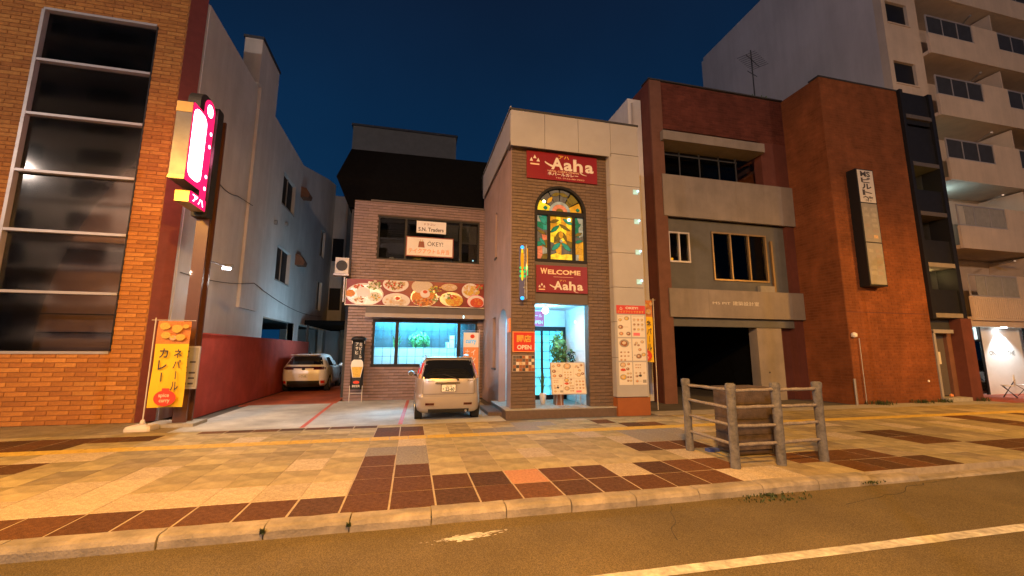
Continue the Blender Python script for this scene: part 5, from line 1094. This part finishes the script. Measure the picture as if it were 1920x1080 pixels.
for i, ch in enumerate(['MS', 'ビ', 'ル', 'ト', '館']): put_text(mb, ch, xs0+.17, 8.01-i*.235, .46, .21, ysn-.014, 'ink', .035)
rd = random.Random(5)
for (a, b) in ((5.62, 6.9), (4.1, 5.45)):
    for j in range(2):
        for i in range(6):
            if rd.random() < .8: mb.box(xs0+.12+j*.32, xs0+.34+j*.32+rd.uniform(-.05, .05), ysn-.0145, ysn-.0125, a+.1+i*.2, a+.22+i*.2, rd.choice(['awning_lip', 'concrete', 'bread', 'awning_lip']))
mb.build('lettering', 'ink', t)
t = thing('wall_pipe', 'thin white vent pipe rising up the orange wall from the ground', 'pipe', (14.95, Ym-.05, 0)); mb = MB('frame_light'); mb.cyl((14.95, Ym-.06, 0), (14.95, Ym-.06, 2.2), .015, 6); mb.build('pipe', 'frame_light', t); mb = MB('white'); mb.lathe((14.75, Ym-.06, 2.22), [(.02, 0), (.09, .03), (.09, .14), (.02, .18)], 12); mb.build('cap', 'white', t)
t = thing('gas_pipe', 'short grey standing pipe at the foot of the orange wall', 'pipe', (14.4, 11.0, 0)); mb = MB('steel'); mb.cyl((14.35, 11.1, 0), (14.35, 11.1, .85), .04, 8); mb.build('pipe', 'steel', t)
mb = MB('white'); mb.cyl((17.95, Ym-.03, .72), (17.95, Ym, .72), .04, 8); mb.build('wall_tap', 'white', mg)
# ------------------------------------------------------------------ apartment block
ap = thing('apartment_block', 'tall pale apartment block with balconies and a bright shop at street level', 'building', (26, 12.5, 0))
B(ap, 'side_wall', 'apt_side', (20.305, 20.6, 12.825, 24.2, 0, 23.19)); wins = [(20.55, 21.85, 13.62, 14.72), (20.55, 21.85, 16.65, 17.75), (20.55, 21.85, 19.7, 20.8), (20.55, 21.85, 10.6, 11.7), (20.55, 21.85, 7.55, 8.65)]
wall(ap, 'stair_wall', 'apt_wall', 20.3, 22.45, 2.9, 23.2, wins, 12.5, 12.519+.3)
for h in wins: B(ap, 'stair_window', 'frame_black', (h[0], h[1], 12.62, 12.66, h[2], h[3])); B(ap, 'stair_window_sill', 'apt_wall', (h[0]-.03, h[1]+.03, 12.46, 12.62, h[2]-.06, h[2]))
B(ap, 'stair_wall_base', 'brown_wall', (20.32, 22.3, 12.5, 12.8, 0, 2.88)); B(ap, 'back_wall', 'apt_wall', (22.45, 62, 13.9, 14.2, 2.9, 23.2)); B(ap, 'return_wall', 'apt_wall', (22.3, 22.449, 12.83, 13.9, 0, 23.2)); B(ap, 'roof', 'apt_side', (20.3, 62, 12.5, 24, 23.2, 23.4))
for k in range(7):
    top = 5.0+3.05*k; bot = top-1.95
    B(ap, 'balcony_floor', 'apt_wall', (22.46, 62, 12.31, 13.9, bot, bot+.16))
    for bi in range(5):
        x = 22.6+4.65*bi; x2 = x+2.85; xe = x+4.65
        B(ap, 'balcony_parapet', 'apt_wall', (x-.12, xe-.13, 12.2, 12.3, bot, top-.95)); B(ap, 'balcony_parapet', 'apt_wall', (x2, xe-.13, 12.2, 12.3, top-.949, top)) 
        if k == 0: B(ap, 'corrugated_panel', 'apt_wall', *[(x-.1+j*.12, x-.05+j*.12, 12.18, 12.199, bot+.1, top-1.0) for j in range(38)])
        if bi < 3 or k < 2:
            rail = B(ap, 'balcony_rail', 'frame_light', (x-.1, x2, 12.22, 12.27, top-.06, top), (x-.1, x2, 12.22, 12.27, top-.949, top-.90), *[(x-.1+j*(x2-x+.06)/3, x-.06+j*(x2-x+.06)/3, 12.22, 12.27, top-.899, top-.061) for j in range(4)])
            B(rail, 'rail_panel', 'curtain' if k < 2 else 'dark_grey', (x+.35 if k < 2 else x-.05, x2-.05, 12.24, 12.25, top-.9, top-.06))
        B(ap, 'balcony_window', 'glass_dark' if k != 1 or bi else 'window_cyan', (x+.3, x+2.2, 13.85, 13.89, bot+.2, bot+2.1)) if (k, bi) != (1, 0) else B(ap, 'balcony_window', 'window_cyan', (x+.2, x+1.3, 13.85, 13.89, bot+.2, bot+2.3))
        if bi > 0: B(ap, 'divider', 'apt_wall', (x-.2, x-.13, 12.31, 13.89, bot+.16, top+1.0))
        if k < 6:
            mb = MB('steel'); mb.tube([(x+3.2, 12.35, top+.75), (x+3.9, 13.2, top+.85)], .05, 6); mb.build('clothes_pole', 'steel', ap)
point('balcony_light', (23.4, 13.3, 8.6), 30, (.55, .9, 1.0), .1); point('balcony_light_two', (23.2, 13.4, 11.0-1.4), 12, (.8, .95, .8), .1)
# shop
for x in (22.45, 23.35, 27.0, 30): pass
B(ap, 'shop_fascia', 'apt_wall', (22.3, 62, 12.3, 12.5, 2.80, 3.04)); B(ap, 'shop_pillar', 'interior_white', (23.55, 25.95, 12.7, 12.9, 0, 2.8)); B(ap, 'shop_back', 'interior_white', (22.5, 62, 15.5, 15.6, 0, 3)); B(ap, 'shop_ceiling', 'interior_white', (22.46, 62, 12.51, 15.5, 2.92, 3.0)); B(ap, 'shop_floor', 'red_ground', (22.46, 62, 12.4, 15.5, -.1, .01))
B(ap, 'shop_frame', 'frame_black', (22.46, 22.54, 12.6, 12.68, 0, 2.8), (23.3, 23.4, 12.6, 12.68, 0, 2.8), (22.54, 23.3, 12.6, 12.68, 2.2, 2.28)); B(ap, 'shop_frame', 'frame_black', (26.1, 26.2, 12.6, 12.68, 0, 2.8)); B(ap, 'shop_frame', 'frame_black', (27.6, 27.7, 12.6, 12.68, 0, 2.8)); B(ap, 'shop_glass', 'glass', (22.54, 23.3, 12.63, 12.635, .05, 2.2)); B(ap, 'shop_glass', 'glass', (26.2, 27.6, 12.63, 12.635, .05, 2.8)); B(ap, 'shop_monitor', 'monitor', (22.65, 23.1, 13.4, 13.45, 1.1, 1.9)); B(ap, 'shop_monitor', 'monitor', (26.4, 27.3, 13.4, 13.45, 2.1, 2.4))
mb = MB('ink'); put_text(mb, 'ON', 23.9, 1.62, .35, .2, 12.697, 'ink', .01); put_text(mb, 'THE', 25.0, 1.62, .45, .2, 12.697, 'ink', .01); mb.build('shop_lettering', 'ink', ap)
mb = MB('lamp_white'); mb.cyl((24.5, 12.45, 2.78), (24.5, 12.45, 2.795), .12, 14); mb.ball((22.9, 13.3, 2.4), .12, 10); mb.build('shop_lamp', 'lamp_white', ap)
spot('shop_light', (24.6, 12.35, 2.72), (24.7, 12.75, 0.9), 330, (.85, .97, 1.0), R(100), .5, .05); point('shop_inner_light', (22.95, 13.9, 2.4), 120, (.6, .92, 1.0), .1); point('shop_inner_light_two', (27, 14, 2.5), 90, (.5, .9, 1.0), .1)
def bistro(x, y, rz, lab):
    t = thing('bistro_chair', lab, 'chair', (x, y, .003), rz, group='white bistro chairs on the shop terrace'); O = ORG[t.name]
    def b(mb, nm, m): return mb.build(nm, m, t)
    mb = MB('white'); mb.lathe(O+Vector((0, 0, .44)), [(.19, 0), (.2, .02), (.19, .035)], 18); b(mb, 'seat', 'white')
    mb = MB('white'); mb.cyl(O+Vector((0, -.19, .68)), O+Vector((0, -.165, .68)), .20, 20); b(mb, 'backrest', 'white')
    for sx in (-1, 1):
        mb = MB('frame_black'); mb.tube([O+Vector((sx*.17, -.19, .68)), O+Vector((-sx*.17, .17, 0))], .012, 6); b(mb, 'leg', 'frame_black')
        mb = MB('frame_black'); mb.tube([O+Vector((sx*.17, .15, .44)), O+Vector((-sx*.17, -.19, 0))], .012, 6); b(mb, 'leg', 'frame_black')
bistro(22.75, 11.7, .4, 'white round backed bistro chair just right of the brown doorway pier'); bistro(23.9, 11.8, -.2, 'white round backed bistro chair under the left of the shop lettering'); bistro(24.9, 11.8, .3, 'white round backed bistro chair under the right of the shop lettering'); bistro(25.9, 11.7, -.4, 'white round backed bistro chair farthest right on the shop terrace')
# ------------------------------------------------------------------ building across the road, mirrored in the dark panes
op = thing('opposite_block', 'pale block with railed balconies across the road from the restaurant', 'building', (-6, -20, 0)); B(op, 'wall', 'apt_wall', (-45, 40, -26, -22, 0, 38))
for k in range(11): B(op, 'balcony_rail', 'dark_grey', *[(-40, 36, -20.5, -20.45, 2.9+3.2*k+j*.28, 2.96+3.2*k+j*.28) for j in range(4)]); B(op, 'balcony_slab', 'apt_wall', (-40, 36, -21.999, -20.4, 2.5+3.2*k, 2.7+3.2*k)); B(op, 'window', 'frame_black', *[(-38+j*6.2, -34.6+j*6.2, -21.99, -21.9, 2.9+3.2*k, 4.9+3.2*k) for j in range(12)])
# ------------------------------------------------------------------ log fence and crate
lf = thing('log_fence', 'low weathered log fence around a brown box at the kerb', 'fence', (5.6, 6.1, 0))
posts = [(4.83, 6.72), (4.75, 5.56), (5.58, 5.56), (6.46, 5.62)]
for (x, y) in posts:
    mb = MB('log'); mb.sm = True; n = 14; rg = []
    rd = random.Random(int(x*100+y*10)); ph = [rd.uniform(0, 6.28) for _ in range(3)]; lx, ly = rd.uniform(-.012, .012), rd.uniform(-.012, .012)
    for k, (z, r) in enumerate([(-.05, .072), (0.0, .070), (.2, .067), (.4, .069), (.6, .066), (.8, .068), (1.0, .066), (1.12, .068), (1.16, .076), (1.20, .078), (1.225, .070), (1.235, .05)]):
        rg.append([(x+lx*z+r*(1+.035*math.sin(3*2*math.pi*i/n+ph[0]+z*4)+.02*math.sin(5*2*math.pi*i/n+ph[1]-z*7))*math.cos(2*math.pi*i/n), y+ly*z+r*(1+.035*math.sin(3*2*math.pi*i/n+ph[0]+z*4))*math.sin(2*math.pi*i/n), z) for i in range(n)])
    mb.rings(rg); mb.build('post', 'log', lf)
def rail(a, b, z):
    rd = random.Random(int(a[0]*100+z*100)); mb = MB('log_end'); mb.sm = True; n = 8; rg = []; a = Vector((a[0], a[1], z)); b = Vector((b[0], b[1], z+rd.uniform(-.012, .012))); d = (b-a).normalized(); s = d.cross(Vector((0, 0, 1)))
    for k in range(9):
        p = a.lerp(b, k/8)+Vector((0, 0, .002*math.sin(k*1.3+z*9))); r = .026*(1+.12*math.sin(k*2.1+z*5)); rg.append([p+r*(math.cos(2*math.pi*i/n)*s+math.sin(2*math.pi*i/n)*Vector((0, 0, 1))) for i in range(n)])
    mb.rings(rg); mb.build('rail', 'log_end', lf)
for z in (.33, .60, .87, 1.12):
    rail(posts[0], posts[1], z); rail(posts[1], posts[2], z); rail(posts[2], posts[3], z)
t = thing('wooden_box', 'brown panelled wooden box standing inside the log fence', 'box', (5.7, 6.4, 0))
for k in range(4): B(t, 'front_board', 'crate', (5.30, 6.02, 6.12, 6.14, .1+k*.245, .338+k*.245))
for k in range(4): B(t, 'side_board', 'crate', (5.28, 5.30, 6.145, 6.6, .1+k*.245, .338+k*.245))
B(t, 'core', 'crate_trim', (5.305, 6.02, 6.145, 6.6, .02, 1.07)); B(t, 'corner_trim', 'crate_trim', (5.265, 5.30, 6.10, 6.14, 0, 1.09)); B(t, 'corner_trim', 'crate_trim', (6.02, 6.06, 6.10, 6.14, 0, 1.09)); B(t, 'lid', 'crate', (5.26, 6.07, 6.09, 6.62, 1.085, 1.11))
B(None, 'blue_tray', 'blue_plastic', (5.05, 5.25, 6.5, 6.62, .0, .05), label='small blue plastic tray on the pavers beside the wooden box', category='tray')
# ------------------------------------------------------------------ cars
def car(name, label, ox, oy, paint, lv, n_exp, wheels, W, spec):
    t = thing(name, label, 'car', (ox, oy, 0)); 
    def prof(z):
        for a, b in zip(lv, lv[1:]):
            if a[0] <= z <= b[0]:
                u = (z-a[0])/(b[0]-a[0]+1e-9); return [a[i]+(b[i]-a[i])*u for i in range(1, 4)]
        return list(lv[-1][1:]) if z > lv[-1][0] else list(lv[0][1:])
    def ring(z, N=56):
        yr, yf, w = prof(z); P = []; cy, L = (yr+yf)/2, (yf-yr)/2
        for i in range(N):
            a = 2*math.pi*i/N; c, s = math.cos(a), math.sin(a); ex = 2/n_exp
            P.append((ox+w*math.copysign(abs(c)**ex, c), oy+cy+L*math.copysign(abs(s)**(2/(n_exp*1.6)), s), z))
        return P
    def rear(z, x, out=.004):
        yr, yf, w = prof(z); cy, L = (yr+yf)/2, (yf-yr)/2; u = min(.9995, abs(x)/w); m = n_exp
        # invert the superellipse used by ring(): |x/w|^n + |y/L|^(1.6n) = 1
        return (ox+x, oy+cy-L*max(0.0, 1-u**m)**(1/(1.6*m))-out, z)
    mb = MB(paint); mb.sm = True; zs = []
    for a, b in zip(lv, lv[1:]):
        k = max(1, int((b[0]-a[0])/.05)); zs += [a[0]+(b[0]-a[0])*i/k for i in range(k)]
    zs.append(lv[-1][0]); mb.rings([ring(z) for z in zs]); body = mb.build('body', paint, t)
    body.data.transform(Matrix.Translation((0, 0, 0)))
    for (wy, wr) in wheels:                      # real wheel openings
        cm = MB('black')
        for s in (-1, 1): cm.cyl((ox+s*(W-.30), oy+wy, wr), (ox+s*(W+.3), oy+wy, wr), wr+.045, 28)
        cm.v = [v-ORG[t.name] for v in cm.v]; c = cm.build('cutter', 'car_black'); c.location = ORG[t.name]; cut(body, c)
    for p in body.data.polygons: p.use_smooth = True
    body.data.set_sharp_from_angle(angle=R(38))
    def patch(nm, m, pts, out=.004, nx=14, nz=6, parent=None, thick=.006):
        """patch laid over the rear skin; pts(v) gives (z, xleft, xright)"""
        q = MB(m); q.sm = True; V = []
        for j in range(nz+1):
            z, a, b = pts(j/nz)
            for i in range(nx+1): V.append(rear(z, a+(b-a)*i/nx, out))
        n0 = len(V); q.mesh(V, [(j*(nx+1)+i, j*(nx+1)+i+1, (j+1)*(nx+1)+i+1, (j+1)*(nx+1)+i) for j in range(nz) for i in range(nx)])
        return q.build(nm, m, parent or t)
    spec(t, patch, rear, ox, oy, prof)
    for (wy, wr) in wheels:
        for s in (-1, 1):
            x = ox+s*(W-.10)
            wt = MB('tyre'); wt.sm = True; wt.cyl((x-.09, oy+wy, wr), (x+.09, oy+wy, wr), wr, 28); wh = wt.build('wheel', 'tyre', t)
            rm = MB('steel'); rm.cyl((x+s*.091, oy+wy, wr), (x+s*.10, oy+wy, wr), wr*.62, 20); rm.build('rim', 'steel', wh)
    return t
def side_patch(t, nm, m, ox, oy, prof, s, poly, n_exp, out=.006):
    q = MB(m); V = []
    for (y, z) in poly:
        yr, yf, w = prof(z); cy, L = (yr+yf)/2, (yf-yr)/2; u = min(.999, abs(y-cy)/L); x = w*(1-u**(1.6*n_exp))**(1/n_exp); V.append((ox+s*(x+out), oy+y, z))
    q.face(V); return q.build(nm, m, t)
def spec_hatch(t, patch, rear, ox, oy, prof):
    patch('rear_window', 'car_glass', lambda v: (1.035+v*.44, -(.665-.10*v), .665-.10*v), .006)
    patch('window_seal', 'frame_black', lambda v: (1.025+v*.46, -(.685-.105*v), .685-.105*v), .003)
    for s in (-1, 1):
        a, b = (lambda v: (1.03+v*.40, s*(.76-.13*v-.01), s*(.69-.105*v))), None
        tl = patch('tail_lamp', 'lamp_red', (lambda v, s=s: (1.14+v*.27, s*(.69-.07*v-.012), s*(.775-.095*v))) , .012, 6)
        patch('indicator_lamp', 'lamp_amber', (lambda v, s=s: (1.03+v*.105, s*(.69-.012), s*(.79-.02*v))), .012, 6)
        patch('bumper_reflector', 'lamp_dark', (lambda v, s=s: (.395+v*.055, s*.36, s*(.57))), .018, 6)
        patch('reflector_bezel', 'beige_car', (lambda v, s=s: (.375+v*.095, s*.33, s*(.60))), .012, 6)
        patch('bumper_corner', 'beige_car', (lambda v, s=s: (.56+v*.22, s*.64, s*(.80))), .016, 6)
    patch('tailgate_seam', 'car_black', lambda v: (.655+v*.010, -.63, .63), .005, 14, 1)
    for s in (-1, 1): patch('tailgate_seam', 'car_black', (lambda v, s=s: (.66+v*.36, s*.630, s*.638)), .005, 1, 6)
    patch('lower_valance', 'car_black', lambda v: (.20+v*.10, -.5, .5), .006)
    B(t, 'plate_garnish', 'chrome', (ox-.34, ox+.27, oy+.03, oy+.07, .905, .945)); B(t, 'plate_recess', 'car_black', (ox-.20, ox+.17, oy+.022, oy+.05, .71, .90))
    pl_ = B(t, 'number_plate', 'white', (ox-.185, ox+.155, oy+.0, oy+.021, .72, .885)); mb = MB('leaf'); put_text(mb, '・22-60', ox-.16, .735, .29, .09, oy-.0015, 'plate_green', .03); put_text(mb, '旭川 500', ox-.08, .835, .15, .035, oy-.0015, 'leaf', .01); mb.build('plate_number', 'leaf', pl_)
    mb = MB('car_black'); mb.tube([rear(1.02, .20, .03), rear(1.10, -.02, .025), rear(1.13, -.16, .02)], .009, 6); mb.cyl(rear(1.0, .22, .0), rear(1.0, .22, .05), .025, 10); mb.build('rear_wiper', 'car_black', t)
    mb = MB('chrome'); put_text(mb, 'CRUZE', ox-.56, .965, .20, .028, oy+.035, 'ink', .01); mb.build('badge', 'chrome', t)
    mb = MB('chrome'); mb.disc(ox-.02, .925, .028, .022, oy+.027, 'chrome'); mb.build('emblem', 'chrome', t)
    mb = MB('chrome'); put_text(mb, '4x4', ox+.45, .965, .13, .03, oy+.035, 'chrome', .01); mb.build('badge', 'chrome', t)
    mb = MB('beige_car'); mb.box(ox-.60, ox+.60, oy+.30, oy+.62, 1.53, 1.55); mb.build('roof_spoiler', 'beige_car', t)
    for s in (-1, 1):
        mb = MB('steel'); mb.tube([(ox+s*.56, oy+.75, 1.565), (ox+s*.57, oy+.85, 1.60), (ox+s*.57, oy+1.75, 1.60), (ox+s*.56, oy+1.85, 1.565)], .014, 6); mb.build('roof_rail', 'steel', t)
        m2 = MB('beige_car'); m2.sm = True; m2.ball((ox+s*.93, oy+2.45, 1.04), .10, 12, sz=.75); mr = m2.build('side_mirror', 'beige_car', t); m3 = MB('chrome'); m3.cyl((ox+s*.93, oy+2.345, 1.04), (ox+s*.93, oy+2.35, 1.04), .065, 12); m3.build('mirror_glass', 'car_glass', mr)
        m4 = MB('car_black'); m4.tube([(ox+s*.78, oy+2.5, 1.0), (ox+s*.9, oy+2.47, 1.02)], .02, 6); m4.build('mirror_arm', 'car_black', mr)
        side_patch(t, 'side_window', 'car_glass', ox, oy, prof, s, [(.55, 1.04), (1.2, 1.02), (1.2, 1.44), (.62, 1.42)], 6); side_patch(t, 'side_window', 'car_glass', ox, oy, prof, s, [(1.26, 1.02), (2.3, 1.0), (2.15, 1.42), (1.26, 1.44)], 6)
    mb = MB('steel'); mb.sm = True; mb.cyl((ox+.42, oy+.02, .25), (ox+.42, oy+.35, .25), .03, 10); mb.build('exhaust', 'steel', t)
hatch_lv = [(.20, .16, 3.45, .74), (.26, .07, 3.52, .80), (.36, .03, 3.58, .825), (.50, 0.0, 3.60, .83), (.60, .0, 3.60, .825), (.64, .04, 3.58, .815), (.80, .05, 3.5, .81), (.93, .06, 3.42, .80), (1.0, .075, 2.95, .79), (1.05, .09, 2.75, .775), (1.20, .15, 2.55, .735), (1.38, .235, 2.3, .685), (1.47, .29, 2.15, .655), (1.52, .34, 2.0, .62), (1.55, .46, 1.8, .54), (1.565, .8, 1.5, .36)]
car('beige_hatchback', 'beige hatchback parked facing the lit restaurant window', 0.94, 10.62, 'beige_car', hatch_lv, 6, [(.62, .30), (2.95, .30)], .82, spec_hatch)
def spec_suv(t, patch, rear, ox, oy, prof):
    patch('rear_window', 'car_glass', lambda v: (1.13+v*.36, -(.70-.14*v), .70-.14*v), .006)
    patch('tail_lamp', 'lamp_dark', lambda v: (.93+v*.12, -.88+0*v, .88), .008, 24, 3)
    patch('tail_lamp', 'white_car', lambda v: (.90+v*.09, -.38, .38), .014, 10, 3)
    patch('lower_valance', 'car_black', lambda v: (.22+v*.26, -.62, .62), .010)
    for s in (-1, 1): patch('bumper_reflector', 'lamp_red', (lambda v, s=s: (.36+v*.12, s*.66, s*(.80))), .012, 6)
    pl_ = B(t, 'number_plate', 'off_white', (ox-.165, ox+.165, oy-.02, oy+.03, .60, .77)); mb = MB('leaf'); put_text(mb, '・7-10', ox-.12, .62, .24, .085, oy-.0215, 'leaf', .01); mb.build('plate_number', 'leaf', pl_)
    mb = MB('chrome'); mb.disc(ox, .96, .07, .045, oy-.02+.02, 'frame_black'); mb.build('emblem', 'chrome', t)
    for s in (-1, 1):
        side_patch(t, 'side_window', 'car_glass', ox, oy, prof, s, [(.75, 1.10), (1.6, 1.05), (1.6, 1.42), (.95, 1.42)], 5); side_patch(t, 'side_window', 'car_glass', ox, oy, prof, s, [(1.66, 1.05), (2.9, 1.0), (2.55, 1.40), (1.66, 1.42)], 5)
        m2 = MB('white_car'); m2.sm = True; m2.ball((ox+s*1.02, oy+3.0, 1.05), .11, 12, sz=.7); m2.build('side_mirror', 'white_car', t)
    mb = MB('white_car'); mb.box(ox-.58, ox+.58, oy+.25, oy+.65, 1.52, 1.545); mb.build('roof_spoiler', 'white_car', t); mb = MB('car_black'); mb.ball((ox, oy+1.0, 1.60), .05, 8, sz=1.0); mb.build('antenna_fin', 'car_black', t)
suv_lv = [(.24, .22, 4.3, .80), (.34, .08, 4.4, .88), (.50, .02, 4.48, .905), (.75, 0, 4.5, .915), (.95, .03, 4.4, .91), (1.02, .10, 3.9, .90), (1.06, .16, 3.3, .86), (1.12, .20, 3.1, .83), (1.30, .34, 2.8, .74), (1.48, .50, 2.45, .645), (1.54, .62, 2.25, .59), (1.57, .9, 2.0, .48), (1.58, 1.2, 1.7, .3)]
car('white_suv', 'white crossover car parked deep in the driveway beside the red wall', -4.32, 19.0, 'white_car', suv_lv, 5, [(.9, .35), (3.55, .35)], .90, spec_suv)
